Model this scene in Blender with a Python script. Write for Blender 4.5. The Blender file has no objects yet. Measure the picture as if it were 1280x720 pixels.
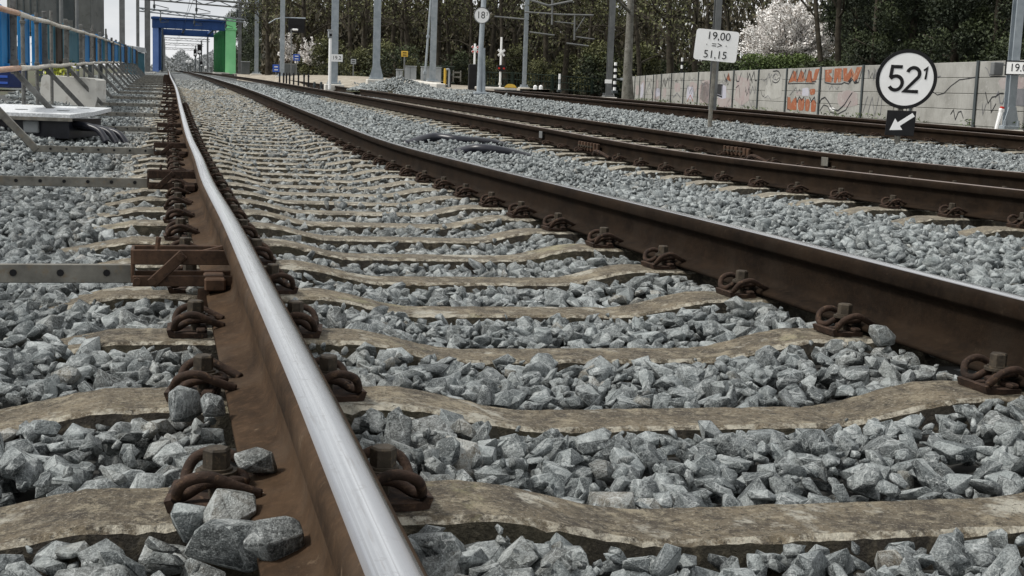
import bpy, bmesh, math, random
import numpy as np
from mathutils import Vector, Matrix
random.seed(7); RNG = np.random.default_rng(11)
scene = bpy.context.scene
COL = scene.collection

# ------------------------------------------------------------------ camera
F, YAW, PITCH, ROLL, CH = 1673.3, 0.25191, 0.14574, 0.03645, 0.3598
cy, sy, cp, sp = math.cos(YAW), math.sin(YAW), math.cos(PITCH), math.sin(PITCH)
fw = np.array([sy*cp, cy*cp, -sp]); rt0 = np.array([cy, -sy, 0.0]); up0 = np.cross(rt0, fw)
rt = math.cos(ROLL)*rt0 + math.sin(ROLL)*up0
up = -math.sin(ROLL)*rt0 + math.cos(ROLL)*up0
CAM = np.array([0, 0, CH])
cam = bpy.data.objects.new('camera', bpy.data.cameras.new('camera'))
COL.objects.link(cam); scene.camera = cam
M = Matrix.Identity(4)
for i in range(3):
    M[i][0], M[i][1], M[i][2], M[i][3] = rt[i], up[i], -fw[i], CAM[i]
cam.matrix_world = M
cam.data.sensor_width = 36; cam.data.lens = F/1280*36
cam.data.clip_start = 0.05; cam.data.clip_end = 6000

def at(u, v, d):
    k = fw + (u-640)/F*rt + (360-v)/F*up          # the point of that sight line on the upright plane d metres ahead
    return CAM + k*(d/(k[0]*sy+k[1]*cy))
def ray_z(u, v, z):
    k = fw + (u-640)/F*rt + (360-v)/F*up
    return CAM + k*((z-CH)/k[2])
def depth(P):
    q = np.asarray(P)-CAM; return q[0]*sy+q[1]*cy

# ------------------------------------------------------------------ track alignments
KS = np.log(np.array([1.5,2.5,3.5,5,7,10,15,25,45,90,200,500.]))
GZ = np.array([-0.00099,-0.00244,-0.00281,-0.00378,-0.00526,-0.00501,0.00103,0.00665,0.0091,0.009,0.00784,0.00644])
GX = np.array([0.00113,-0.00104,-0.00229,-0.00499,-0.0032,-0.00328,-0.00309,-0.00247,-0.00366,-0.00309,-0.00287,-0.00262])
def herm(K, kn, t):
    kn = np.asarray(kn, float); m = np.gradient(kn, K); t = np.clip(t, K[0], K[-1])
    i = np.clip(np.searchsorted(K, t)-1, 0, len(K)-2); h = K[i+1]-K[i]; w = (t-K[i])/h
    return (1+2*w)*(1-w)**2*kn[i]+w*(1-w)**2*h*m[i]+w*w*(3-2*w)*kn[i+1]+w*w*(w-1)*h*m[i+1]
def prof(y):
    y = np.asarray(y, float); s = np.maximum(y, 1.2)
    return s*herm(KS, GZ, np.log(s))
def X1(y):
    s = np.maximum(np.asarray(y, float), 1.2); return 0.9111 + s*herm(KS, GX, np.log(s))
K2 = np.log(np.array([3,6,10,18,35,70,160.])); T2K = [0.02905,0.02279,0.01567,0.00928,-0.00066,-0.00076,-0.00177]
def X2(y):
    s = np.maximum(np.asarray(y, float), 1.2); return 4.58565 + s*herm(K2, T2K, np.log(s))
T3Y = np.array([-20,3,8,12,20,28,35,45,58,72.]); T3X = np.array([12.2,11.03,10.77,10.48,9.89,9.5,9.6,10.6,13,17.5])
def X3(y): return herm(T3Y, T3X, np.asarray(y, float))
def W(y): return 0.03 + 0.0025*np.clip(y, 0, 90)          # level of the ground beside the noise wall
def D2(y): return 0.0437 - 0.124*(1-np.exp(-np.maximum(y, 0)/15.))
def D3(y):
    y = np.asarray(y, float)
    a = 0.089 - 0.047*(1-np.exp(-np.maximum(y, 0)/15.))
    t = np.clip((y-30)/25, 0, 1); t = t*t*(3-2*t)
    return a*(1-t) + (W(y)+0.2-prof(y))*t
G = 0.7535
def sm(t): t = np.clip(t, 0, 1); return t*t*(3-2*t)
def sleeper_top(off):                                       # height of a sleeper's top below the rail top
    return -0.169 - 0.046*(1-sm((np.abs(off)-0.27)/0.28))
def ground_z(x, y):
    x = np.asarray(x, float); y = np.asarray(y, float); x, y = np.broadcast_arrays(x, y)
    P = prof(y); x1, x2, x3 = X1(y), X2(y), X3(y); d2, d3 = D2(y), D3(y)
    mid = -0.10 + 0.10*sm((y-12)/18)
    wl = W(y)-P
    o = np.zeros_like(x); crib = -0.172-0.021*sm((y-2.4)/2.6)+0.006*sm((y-10)/6)
    k = [(o-400, o*0-0.05), (o-2.3, o-0.05), (o-1.45, o-0.10), (x1-1.75, o-0.20), (x1-1.25, crib+.004), (x1-0.55, crib), (x1-0.27, crib-.042), (x1+0.27, crib-.042), (x1+0.55, crib),
         (x1+1.3, o-0.205), (x2-1.9, o-0.17+0.4*d2), (x2-1.2, d2-0.205), (x2+1.2, d2-0.205), (x2+2.0, mid), (np.maximum(x3-1.9, x2+2.2), mid), (np.maximum(x3-1.2, x2+2.5), d3-0.2), (np.maximum(x3+1.2, x2+3), d3-0.2),
         (np.maximum(x3+2.4, x2+3.2), wl), (x3+800, wl)]
    kx = np.stack([a for a, b in k], -1); kz = np.stack([b for a, b in k], -1)
    i = np.clip((x[..., None] > kx).sum(-1)-1, 0, len(k)-2)
    take = lambda A, j: np.take_along_axis(A, j[..., None], -1)[..., 0]
    x0, xb, z0, zb = take(kx, i), take(kx, i+1), take(kz, i), take(kz, i+1)
    z = P + z0 + (zb-z0)*np.clip((x-x0)/np.maximum(xb-x0, 1e-6), 0, 1)
    z = z + 0.07*np.exp(-((x+1.05)/.35)**2-((y-10.9)/.7)**2)
    return z

# ------------------------------------------------------------------ materials
def mat(name):
    m = bpy.data.materials.new(name); m.use_nodes = True
    nt = m.node_tree; b = nt.nodes['Principled BSDF']
    return m, nt, b
def node(nt, t, **kw):
    n = nt.nodes.new(t)
    for k, v in kw.items():
        if k.startswith('i_'):
            key = k[2:]; key = int(key) if key.isdigit() else key
            n.inputs[key].default_value = v
        else: setattr(n, k, v)
    return n
def ramp(nt, fac, stops):
    r = nt.nodes.new('ShaderNodeValToRGB'); e = r.color_ramp.elements
    while len(e) < len(stops): e.new(0.5)
    for el, (p, c) in zip(e, stops):
        el.position = p; el.color = (c, c, c, 1) if isinstance(c, (int, float)) else (*c, 1)
    nt.links.new(fac, r.inputs[0]); return r.outputs[0]
def mixc(nt, fac, a, b, mode='MIX'):
    n = nt.nodes.new('ShaderNodeMix'); n.data_type = 'RGBA'; n.blend_type = mode
    for sock, val in ((n.inputs[0], fac), (n.inputs[6], a), (n.inputs[7], b)):
        if hasattr(val, 'is_linked'): nt.links.new(val, sock)
        elif isinstance(val, (int, float)): sock.default_value = val
        else: sock.default_value = (*val, 1)
    return n.outputs[2]
def noise(nt, scale, detail=4, rough=0.6, vec=None, dim=None):
    n = node(nt, 'ShaderNodeTexNoise'); n.inputs['Scale'].default_value = scale
    n.inputs['Detail'].default_value = detail; n.inputs['Roughness'].default_value = rough
    if vec is not None: nt.links.new(vec, n.inputs['Vector'])
    return n.outputs['Fac']
def coord(nt, kind='Object'):
    return nt.nodes.new('ShaderNodeTexCoord').outputs[kind]
def wpos(nt): return nt.nodes.new('ShaderNodeNewGeometry').outputs['Position']
def scaled(nt, vec, s):
    n = node(nt, 'ShaderNodeMapping'); n.inputs['Scale'].default_value = s
    nt.links.new(vec, n.inputs['Vector']); return n.outputs[0]
def bump(nt, b, h, strength=0.3, dist=0.01):
    n = node(nt, 'ShaderNodeBump'); n.inputs['Strength'].default_value = strength; n.inputs['Distance'].default_value = dist
    nt.links.new(h, n.inputs['Height']); nt.links.new(n.outputs[0], b.inputs['Normal'])

def mottled(name, c1, c2, scale=8, rough=0.7, metal=0.0, bmp=0.15, c3=None, dist=0.003, coordk='Object'):
    """two-tone weathered surface, optionally with stains of a third colour"""
    m, nt, b = mat(name); v = coord(nt, coordk) if coordk != 'W' else wpos(nt)
    n1 = noise(nt, scale, 6, 0.65, v)
    c = mixc(nt, ramp(nt, n1, [(0.35, 0.0), (0.65, 1.0)]), c1, c2)
    if c3 is not None:
        n2 = noise(nt, scale*2.7, 5, 0.7, v)
        c = mixc(nt, ramp(nt, n2, [(0.55, 0.0), (0.68, 1.0)]), c, c3)
    nt.links.new(c, b.inputs['Base Color']); b.inputs['Roughness'].default_value = rough; b.inputs['Metallic'].default_value = metal; b.inputs['Specular IOR Level'].default_value = .22 if rough > .44 else .4
    if bmp: bump(nt, b, noise(nt, scale*6, 5, 0.6, v), bmp, dist)
    return m

MT = {}
# ballast stone: each stone carries its tone in the 'tint' attribute, with gap shade painted into the lower layer
def stone_material(name, warm=0.0):
    m, nt, b = mat(name)
    at_ = node(nt, 'ShaderNodeAttribute', attribute_name='tint')
    sep = node(nt, 'ShaderNodeSeparateColor'); nt.links.new(at_.outputs['Color'], sep.inputs[0])
    p = wpos(nt)
    off = node(nt, 'ShaderNodeVectorMath', operation='MULTIPLY_ADD'); nt.links.new(at_.outputs['Color'], off.inputs[0])
    off.inputs[1].default_value = (37, 53, 71); nt.links.new(p, off.inputs[2]); v = off.outputs[0]
    tone = mixc(nt, sep.outputs[0], (0.026, 0.032, 0.034), (0.265, 0.295, 0.298))
    tone = mixc(nt, sep.outputs[1], tone, (0.20, 0.165, 0.115))
    sp_ = noise(nt, 95, 5, 0.75, v)
    tone = mixc(nt, ramp(nt, sp_, [(0.36, 0.0), (0.66, 0.75)]), tone, mixc(nt, 0.7, tone, (0.62, 0.65, 0.64)))
    big = noise(nt, 22, 3, 0.5, v)
    tone = mixc(nt, ramp(nt, big, [(0.40, 0.75), (0.58, 0.0)]), tone, mixc(nt, 1.0, tone, (0.42, 0.45, 0.46), 'MULTIPLY'))
    vein = node(nt, 'ShaderNodeTexNoise'); vein.inputs['Scale'].default_value = 16; vein.inputs['Detail'].default_value = 3
    vein.inputs['Distortion'].default_value = 1.2; nt.links.new(v, vein.inputs['Vector'])
    tone = mixc(nt, ramp(nt, vein.outputs['Fac'], [(0.485, 0.0), (0.5, 0.55), (0.515, 0.0)]), tone, (0.62, 0.64, 0.63))
    nt.links.new(tone, b.inputs['Base Color']); b.inputs['Roughness'].default_value = 0.72; b.inputs['Specular IOR Level'].default_value = .3
    g = nt.nodes.new('ShaderNodeNewGeometry'); fn = node(nt, 'ShaderNodeVectorMath', operation='MULTIPLY_ADD')
    nt.links.new(g.outputs['True Normal'], fn.inputs[0]); fn.inputs[1].default_value = (2.3, 2.3, 2.3); nt.links.new(off.outputs[0], fn.inputs[2])
    facet = noise(nt, 1.3, 1, 0.5, scaled(nt, fn.outputs[0], (.9, .9, .9)))
    tone = mixc(nt, ramp(nt, facet, [(0.38, 0.8), (0.5, 0.0)]), tone, mixc(nt, 1.0, tone, (0.30, 0.32, 0.33), 'MULTIPLY'))
    tone = mixc(nt, ramp(nt, facet, [(0.52, 0.0), (0.64, 0.6)]), tone, mixc(nt, 0.5, tone, (0.58, 0.62, 0.61)))
    fine = noise(nt, 420, 3, 0.8, v)
    tone = mixc(nt, ramp(nt, fine, [(0.52, 0.0), (0.70, 0.5)]), tone, (0.55, 0.58, 0.57))
    tone = mixc(nt, ramp(nt, fine, [(0.34, 0.6), (0.46, 0.0)]), tone, (0.03, 0.034, 0.034))
    nt.links.new(tone, b.inputs['Base Color'])
    h = node(nt, 'ShaderNodeMath', operation='MULTIPLY_ADD'); nt.links.new(noise(nt, 60, 4, 0.7, v), h.inputs[0]); h.inputs[1].default_value = 2.0; nt.links.new(noise(nt, 260, 4, 0.75, v), h.inputs[2])
    bump(nt, b, h.outputs[0], 0.9, 0.005)
    return m
MT['stone'] = stone_material('ballast_stone')

def concrete_sleeper(name, edge):
    m, nt, b = mat(name); v = wpos(nt); g = nt.nodes.new('ShaderNodeNewGeometry')
    n1 = noise(nt, 9, 8, 0.7, v); n2 = noise(nt, 46, 6, 0.7, v); n3 = noise(nt, 170, 4, 0.7, v)
    c = mixc(nt, ramp(nt, n1, [(0.36, 0), (0.62, 1)]), (0.050, 0.039, 0.026), (0.190, 0.154, 0.101))
    c = mixc(nt, ramp(nt, n2, [(0.5, 0), (0.66, 0.7)]), c, (0.26, 0.23, 0.17))
    c = mixc(nt, ramp(nt, n3, [(0.55, 0), (0.70, 0.9)]), c, (0.40, 0.36, 0.28))
    c = mixc(nt, ramp(nt, noise(nt, 75, 5, 0.7, v), [(0.36, 0.8), (0.47, 0)]), c, (0.035, 0.027, 0.019))
    # yellowish lichen and white efflorescence patches
    c = mixc(nt, ramp(nt, noise(nt, 5.2, 5, 0.75, v), [(0.565, 0), (0.64, 0.8)]), c, (0.47, 0.45, 0.38))
    c = mixc(nt, ramp(nt, noise(nt, 3.1, 5, 0.8, v), [(0.60, 0), (0.68, 0.5)]), c, (0.38, 0.36, 0.20))
    # paler further along the track
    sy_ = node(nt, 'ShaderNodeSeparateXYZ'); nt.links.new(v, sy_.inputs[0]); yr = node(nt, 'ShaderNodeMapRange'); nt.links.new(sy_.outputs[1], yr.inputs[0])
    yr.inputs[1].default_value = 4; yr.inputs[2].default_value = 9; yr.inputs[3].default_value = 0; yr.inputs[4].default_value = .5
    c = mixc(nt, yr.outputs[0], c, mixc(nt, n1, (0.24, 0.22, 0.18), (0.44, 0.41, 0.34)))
    # crumbly dark pits and pale worn skin in larger patches
    worn = noise(nt, 14, 8, .8, v)
    c = mixc(nt, ramp(nt, worn, [(.53, 0), (.60, .75)]), c, (.33, .285, .20))
    c = mixc(nt, ramp(nt, noise(nt, 110, 3, .8, v), [(.34, .9), (.42, 0)]), c, (.022, .018, .012))
    # steep faces are dirtier and mossy
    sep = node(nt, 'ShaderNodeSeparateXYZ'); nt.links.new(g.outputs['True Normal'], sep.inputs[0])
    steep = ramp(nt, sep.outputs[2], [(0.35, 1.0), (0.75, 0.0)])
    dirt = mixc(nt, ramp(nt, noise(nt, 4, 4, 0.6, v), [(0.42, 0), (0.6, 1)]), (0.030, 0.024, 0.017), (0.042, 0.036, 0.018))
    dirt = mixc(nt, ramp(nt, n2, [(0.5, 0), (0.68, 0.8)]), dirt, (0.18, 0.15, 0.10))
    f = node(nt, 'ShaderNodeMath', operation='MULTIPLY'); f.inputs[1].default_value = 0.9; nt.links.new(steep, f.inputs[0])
    if edge:
        c = mixc(nt, ramp(nt, noise(nt, 28, 6, 0.75, v), [(0.45, 0), (0.58, 0.85)]), c, (0.50, 0.465, 0.38))
    else:
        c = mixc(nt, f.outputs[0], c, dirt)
    nt.links.new(c, b.inputs['Base Color']); b.inputs['Roughness'].default_value = 0.9
    h = node(nt, 'ShaderNodeMath', operation='ADD'); nt.links.new(n2, h.inputs[0]); nt.links.new(n3, h.inputs[1])
    bump(nt, b, h.outputs[0], 1.0, 0.010)
    return m
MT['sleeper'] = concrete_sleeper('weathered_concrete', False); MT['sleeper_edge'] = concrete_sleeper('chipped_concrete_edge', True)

def rail_side(name, k=1.0):
    m, nt, b = mat(name); uv = coord(nt, 'UV')
    v = scaled(nt, uv, (30, 1.5, 1)); w = wpos(nt)
    c = mixc(nt, ramp(nt, noise(nt, 9, 7, 0.7, scaled(nt, w, (1, .45, 1))), [(0.36, 0), (0.62, 1)]), (0.032*k, 0.021*k, 0.0135*k), (0.078*k, 0.049*k, 0.029*k))
    c = mixc(nt, ramp(nt, noise(nt, 60, 6, 0.7, w), [(0.5, 0), (0.75, 0.6)]), c, (0.12*k, 0.073*k, 0.044*k))
    c = mixc(nt, ramp(nt, noise(nt, 6, 4, 0.6, w), [(0.5, 0), (0.7, 0.5)]), c, (0.10*k, 0.075*k, 0.055*k))
    nt.links.new(c, b.inputs['Base Color']); b.inputs['Roughness'].default_value = 0.85; b.inputs['Specular IOR Level'].default_value = .07
    c = mixc(nt, ramp(nt, noise(nt, 13, 7, 0.75, w), [(0.54, 0), (0.66, 0.65)]), c, (0.030*k, 0.020*k, 0.014*k))
    c = mixc(nt, ramp(nt, noise(nt, 26, 7, 0.75, w), [(0.60, 0), (0.72, 0.7)]), c, (0.21*k, 0.15*k, 0.10*k))
    nt.links.new(c, b.inputs['Base Color'])
    bump(nt, b, noise(nt, 160, 6, 0.75, w), 0.6, 0.002)
    return m
MT['rail_rust'] = rail_side('rail_rust', 0.78)
MT['rail_rust_dark'] = rail_side('rail_rust_dark', 0.24)
HALF = [(0, 0), (.011, -.0002), (.0175, -.0010), (.0215, -.0024), (.0255, -.0056), (.0283, -.010), (.0295, -.016), (.0305, -.037), (.027, -.043), (.014, -.050), (.0095, -.060), (.008, -.085), (.0095, -.118), (.015, -.133), (.030, -.139), (.066, -.1475), (.070, -.150), (.070, -.159)]
RAIL_MID = sum(math.dist(a, b) for a, b in zip(HALF[:-1], HALF[1:]))
def rail_top(name, worn):
    m, nt, b = mat(name); uv = coord(nt, 'UV')
    v = scaled(nt, uv, (160, 0.6, 1)); w = wpos(nt)
    n = noise(nt, 1.0, 5, 0.6, v)
    if worn:
        sp = node(nt, 'ShaderNodeSeparateXYZ'); nt.links.new(uv, sp.inputs[0])
        d = node(nt, 'ShaderNodeMath', operation='MULTIPLY_ADD'); nt.links.new(sp.outputs[0], d.inputs[0]); d.inputs[1].default_value = 1/.0436; d.inputs[2].default_value = .5-RAIL_MID/.0436
        wob = node(nt, 'ShaderNodeMath', operation='MULTIPLY_ADD'); nt.links.new(noise(nt, 1.0, 3, .5, scaled(nt, uv, (20, 1.1, 1))), wob.inputs[0]); wob.inputs[1].default_value = .16; nt.links.new(d.outputs[0], wob.inputs[2])
        band = ramp(nt, wob.outputs[0], [(0.08, (.27, .25, .24)), (.20, (.50, .50, .51)), (.30, (.82, .82, .82)), (.62, (.86, .86, .86)), (.76, (.60, .60, .61)), (.90, (.42, .42, .43)), (1.0, (.24, .22, .21))])
        c = mixc(nt, ramp(nt, n, [(0.42, 0), (0.62, .55)]), band, (0.38, 0.38, 0.39))
        c = mixc(nt, ramp(nt, noise(nt, 1, 4, .7, scaled(nt, uv, (420, .35, 1))), [(.56, 0), (.68, .6)]), c, (.30, .29, .29))
        c = mixc(nt, ramp(nt, noise(nt, 6, 6, .7, scaled(nt, uv, (26, 1, 1))), [(.56, 0), (.66, .45)]), c, (.33, .30, .28))
        c = mixc(nt, ramp(nt, noise(nt, 70, 5, .7, w), [(.58, 0), (.72, .5)]), c, (.36, .34, .33))
        b.inputs['Metallic'].default_value = 1.0
        r = ramp(nt, n, [(0.3, 0.28), (0.7, 0.16)]); nt.links.new(r, b.inputs['Roughness'])
    else:
        c = mixc(nt, ramp(nt, n, [(0.35, 0), (0.65, 1)]), (0.12, 0.088, 0.07), (0.21, 0.165, 0.14))
        b.inputs['Roughness'].default_value = 0.5; b.inputs['Metallic'].default_value = 0.25
    nt.links.new(c, b.inputs['Base Color'])
    bump(nt, b, noise(nt, 90, 5, 0.6, scaled(nt, w, (1, .2, 1))), 0.05, 0.001)
    return m
MT['rail_shine'] = rail_top('rail_running_band', True); MT['rail_dull'] = rail_top('rail_dull_band', False)
MT['rust'] = mottled('rusty_steel', (0.018, 0.012, 0.009), (0.048, 0.028, 0.019), 34, 0.85, 0, 0.8, (0.10, 0.062, 0.038), 0.002, 'W')
MT['bolt'] = mottled('greased_bolt', (0.026, 0.021, 0.016), (0.062, 0.050, 0.036), 40, 0.7, 0.0, 0.5, (0.10, 0.075, 0.048), 0.002, 'W')
MT['rust_flat'] = mottled('brown_rusted_bracket', (0.038, 0.023, 0.015), (0.095, 0.054, 0.033), 22, 0.75, 0, 0.4, (0.03, 0.02, 0.015), 0.002, 'W')
MT['galv'] = mottled('galvanised_steel', (0.13, 0.125, 0.11), (0.24, 0.23, 0.20), 14, 0.5, 0.35, 0.15, (0.20, 0.165, 0.12), 0.002, 'W')
MT['post_dark'] = mottled('dull_barrier_steel', (0.10, 0.10, 0.095), (0.19, 0.19, 0.18), 10, 0.6, 0.2, 0.15, (0.06, 0.055, 0.05), 0.002, 'W')
MT['mast'] = mottled('mast_galvanised', (0.25, 0.285, 0.31), (0.36, 0.395, 0.42), 5, 0.5, 0.2, 0.1, None, 0.002, 'W')
MT['mast_dark'] = mottled('mast_weathered', (0.12, 0.125, 0.125), (0.19, 0.195, 0.195), 3, 0.6, 0.1, 0.1, None, 0.002, 'W')
MT['white'] = mottled('white_enamel', (0.80, 0.80, 0.785), (0.87, 0.87, 0.86), 4, 0.4, 0, 0.0)
MT['black'] = mottled('black_enamel', (0.008, 0.008, 0.009), (0.014, 0.014, 0.015), 6, 0.55, 0, 0.0)
MT['rubber'] = mottled('black_rubber', (0.008, 0.009, 0.014), (0.022, 0.023, 0.032), 6, 0.35, 0, 0.1, None, 0.002, 'W')
MT['tube_white'] = mottled('dirty_white_tube', (0.52, 0.48, 0.41), (0.70, 0.67, 0.60), 6, 0.5, 0, 0.1, (0.42, 0.30, 0.2), 0.002, 'W')
MT['tube_orange'] = mottled('faded_orange_tube', (0.50, 0.27, 0.17), (0.62, 0.42, 0.30), 6, 0.5, 0, 0.1, (0.6, 0.5, 0.4), 0.002, 'W')
MT['blue_board'] = mottled('blue_board', (0.015, 0.15, 0.37), (0.025, 0.20, 0.45), 5, 0.5, 0, 0.1, None, 0.002, 'W')
MT['teal_board'] = mottled('teal_board', (0.03, 0.11, 0.15), (0.05, 0.15, 0.20), 5, 0.6, 0, 0.1, None, 0.002, 'W')
MT['dark_board'] = mottled('dark_brown_board', (0.03, 0.025, 0.02), (0.06, 0.05, 0.042), 5, 0.8, 0, 0.2, None, 0.002, 'W')
MT['navy'] = mottled('navy_steel', (0.02, 0.035, 0.12), (0.03, 0.05, 0.16), 5, 0.5, 0, 0.1, None, 0.002, 'W')
MT['cab_grey'] = mottled('grey_cabin_steel', (0.10, 0.105, 0.10), (0.15, 0.155, 0.148), 2, 0.6, 0, 0.1, (0.075, 0.075, 0.07), 0.002, 'W')
MT['cab_dark'] = mottled('dark_cabin_panel', (0.045, 0.055, 0.058), (0.07, 0.08, 0.083), 3, 0.5, 0, 0.1, None, 0.002, 'W')
MT['concrete'] = mottled('pale_concrete', (0.52, 0.51, 0.47), (0.62, 0.61, 0.57), 3, 0.85, 0, 0.25, (0.44, 0.42, 0.38), 0.003, 'W')
MT['checker'] = mottled('aluminium_plate', (0.40, 0.42, 0.43), (0.74, 0.76, 0.77), 60, 0.5, 0.0, 0.5, None, 0.004, 'W')
MT['bridge_blue'] = mottled('bridge_blue_paint', (0.014, 0.045, 0.145), (0.022, 0.065, 0.20), 0.6, 0.5, 0, 0.0)
MT['bridge_pale'] = mottled('bridge_pale_blue_paint', (0.10, 0.18, 0.42), (0.15, 0.24, 0.50), 0.6, 0.5, 0, 0.0)
MT['green_light'] = mottled('bridge_light_green_paint', (0.20, 0.56, 0.25), (0.26, 0.64, 0.31), 0.6, 0.5, 0, 0.0)
MT['green_dark'] = mottled('bridge_green_paint', (0.018, 0.14, 0.045), (0.03, 0.20, 0.065), 0.6, 0.5, 0, 0.0)
MT['sand'] = mottled('sandy_verge', (0.22, 0.19, 0.15), (0.38, 0.345, 0.285), 1.6, 0.95, 0, 0.4, (0.15, 0.13, 0.10), 0.02, 'W')
MT['kerb'] = mottled('pale_kerb', (0.5, 0.48, 0.43), (0.62, 0.6, 0.55), 2, 0.9, 0, 0.1, None, 0.002, 'W')
MT['yellow'] = mottled('signal_yellow', (0.52, 0.33, 0.05), (0.60, 0.40, 0.07), 3, 0.45, 0, 0.0)
MT['red'] = mottled('signal_red', (0.45, 0.03, 0.02), (0.52, 0.04, 0.03), 3, 0.45, 0, 0.0)
MT['sign_blue'] = mottled('sign_blue', (0.03, 0.09, 0.4), (0.05, 0.12, 0.48), 3, 0.45, 0, 0.0)
MT['fence_green'] = mottled('dark_green_fence', (0.012, 0.022, 0.016), (0.02, 0.032, 0.024), 3, 0.6, 0, 0.0)
MT['cabinet'] = mottled('pale_cabinet', (0.27, 0.29, 0.30), (0.37, 0.39, 0.40), 2, 0.6, 0, 0.0)
MT['cabinet_dark'] = mottled('grey_cabinet', (0.09, 0.10, 0.10), (0.13, 0.14, 0.14), 2, 0.6, 0, 0.0)
MT['spray_orange'] = mottled('orange_spray', (0.31, 0.095, 0.042), (0.27, 0.115, 0.066), 3, 0.7, 0, 0.0, (0.42, 0.30, 0.22), 0.002, 'W')
MT['spray_pink'] = mottled('pink_spray', (0.33, 0.26, 0.255), (0.34, 0.31, 0.295), 3, 0.8, 0, 0.0, (0.40, 0.38, 0.36), 0.002, 'W')
MT['spray_black'] = mottled('black_spray', (0.018, 0.018, 0.02), (0.04, 0.04, 0.045), 5, 0.7, 0, 0.0)
MT['spray_grey'] = mottled('grey_spray', (0.13, 0.13, 0.14), (0.20, 0.20, 0.21), 5, 0.7, 0, 0.0)
MT['spray_dust'] = mottled('overpaint_grey', (0.30, 0.295, 0.27), (0.42, 0.415, 0.39), 3, 0.8, 0, 0.0)
MT['spray_lilac'] = mottled('lilac_spray', (0.40, 0.40, 0.48), (0.44, 0.43, 0.46), 5, 0.8, 0, 0.0)
MT['lamp'] = mottled('lamp_glass', (0.75, 0.75, 0.75), (0.85, 0.85, 0.85), 5, 0.2, 0, 0.0)
MT['yellow_leaf'] = mottled('yellow_green_leaf', (0.26, 0.30, 0.03), (0.42, 0.44, 0.08), 5, 0.7, 0, 0.0)
def wall_panel():
    m, nt, b = mat('noise_wall_concrete'); v = wpos(nt); sep = node(nt, 'ShaderNodeSeparateXYZ'); nt.links.new(coord(nt, 'Object'), sep.inputs[0])
    c = mixc(nt, ramp(nt, noise(nt, 1.6, 6, 0.65, v), [(0.35, 0), (0.65, 1)]), (0.235, 0.23, 0.21), (0.36, 0.355, 0.33))
    c = mixc(nt, ramp(nt, noise(nt, 4, 6, 0.7, scaled(nt, v, (6, 6, .4))), [(0.52, 0), (0.72, 0.6)]), c, (0.19, 0.185, 0.165))
    c = mixc(nt, ramp(nt, noise(nt, 18, 5, 0.7, v), [(0.56, 0), (0.7, 0.5)]), c, (0.45, 0.44, 0.42))
    nt.links.new(c, b.inputs['Base Color']); b.inputs['Roughness'].default_value = 0.9
    bump(nt, b, noise(nt, 25, 5, 0.6, v), 0.25, 0.006)
    return m
MT['wall'] = wall_panel()
def leaf(name, c1, c2, c3=None):
    m, nt, b = mat(name)
    a = node(nt, 'ShaderNodeAttribute', attribute_name='tint'); sep = node(nt, 'ShaderNodeSeparateColor'); nt.links.new(a.outputs['Color'], sep.inputs[0])
    c = mixc(nt, sep.outputs[0], c1, c2)
    if c3: c = mixc(nt, sep.outputs[1], c, c3)
    nt.links.new(c, b.inputs['Base Color']); b.inputs['Roughness'].default_value = 0.75
    return m
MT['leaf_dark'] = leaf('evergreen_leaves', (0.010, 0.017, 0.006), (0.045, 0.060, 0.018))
MT['leaf_olive'] = leaf('spring_leaves', (0.032, 0.036, 0.014), (0.125, 0.130, 0.045))
MT['leaf_wood'] = leaf('wood_mass', (0.022, 0.020, 0.011), (0.125, 0.105, 0.060))
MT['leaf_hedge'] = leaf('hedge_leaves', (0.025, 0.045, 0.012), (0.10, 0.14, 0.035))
MT['petal'] = leaf('blossom', (0.78, 0.74, 0.71), (0.95, 0.93, 0.90), (0.20, 0.15, 0.11))
MT['haze_wood'] = leaf('hazy_wood', (0.20, 0.215, 0.22), (0.29, 0.30, 0.305))  # aerial haze painted into the leaf colours as pale grey
MT['bark'] = mottled('dark_bark', (0.020, 0.017, 0.012), (0.065, 0.056, 0.042), 5, 0.95, 0, 0.5, None, 0.01, 'W')
MT['bark_pale'] = mottled('pale_bark', (0.10, 0.095, 0.08), (0.19, 0.185, 0.165), 5, 0.95, 0, 0.5, (0.06, 0.055, 0.045), 0.01, 'W')

def ground_material():
    m, nt, b = mat('gravel_and_earth'); v = wpos(nt)
    at_ = node(nt, 'ShaderNodeAttribute', attribute_name='tint'); sep = node(nt, 'ShaderNodeSeparateColor'); nt.links.new(at_.outputs['Color'], sep.inputs[0])
    vo = node(nt, 'ShaderNodeTexVoronoi'); vo.inputs['Scale'].default_value = 16; nt.links.new(v, vo.inputs['Vector'])
    s2 = node(nt, 'ShaderNodeSeparateColor'); nt.links.new(vo.outputs['Color'], s2.inputs[0])
    grav = mixc(nt, s2.outputs[0], (0.05, 0.056, 0.056), (0.24, 0.26, 0.26))
    grav = mixc(nt, ramp(nt, vo.outputs['Distance'], [(0.35, 0), (0.7, 0.8)]), grav, (0.02, 0.02, 0.02))
    near = mixc(nt, noise(nt, 40, 4, .6, v), (0.014, 0.014, 0.013), (0.035, 0.034, 0.03))  # near-black bed colour, shade painted in between the close stones
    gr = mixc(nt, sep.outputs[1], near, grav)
    earth = mixc(nt, ramp(nt, noise(nt, 0.9, 6, .65, v), [(.4, 0), (.6, 1)]), (0.055, 0.045, 0.03), (0.05, 0.062, 0.026))
    earth = mixc(nt, ramp(nt, noise(nt, 6, 6, .7, v), [(.5, 0), (.7, .6)]), earth, (0.13, 0.11, 0.07))
    c = mixc(nt, sep.outputs[0], earth, gr)
    nt.links.new(c, b.inputs['Base Color']); b.inputs['Roughness'].default_value = 0.95
    bump(nt, b, vo.outputs['Distance'], -0.8, 0.03)
    return m
MT['ground'] = ground_material()

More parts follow.
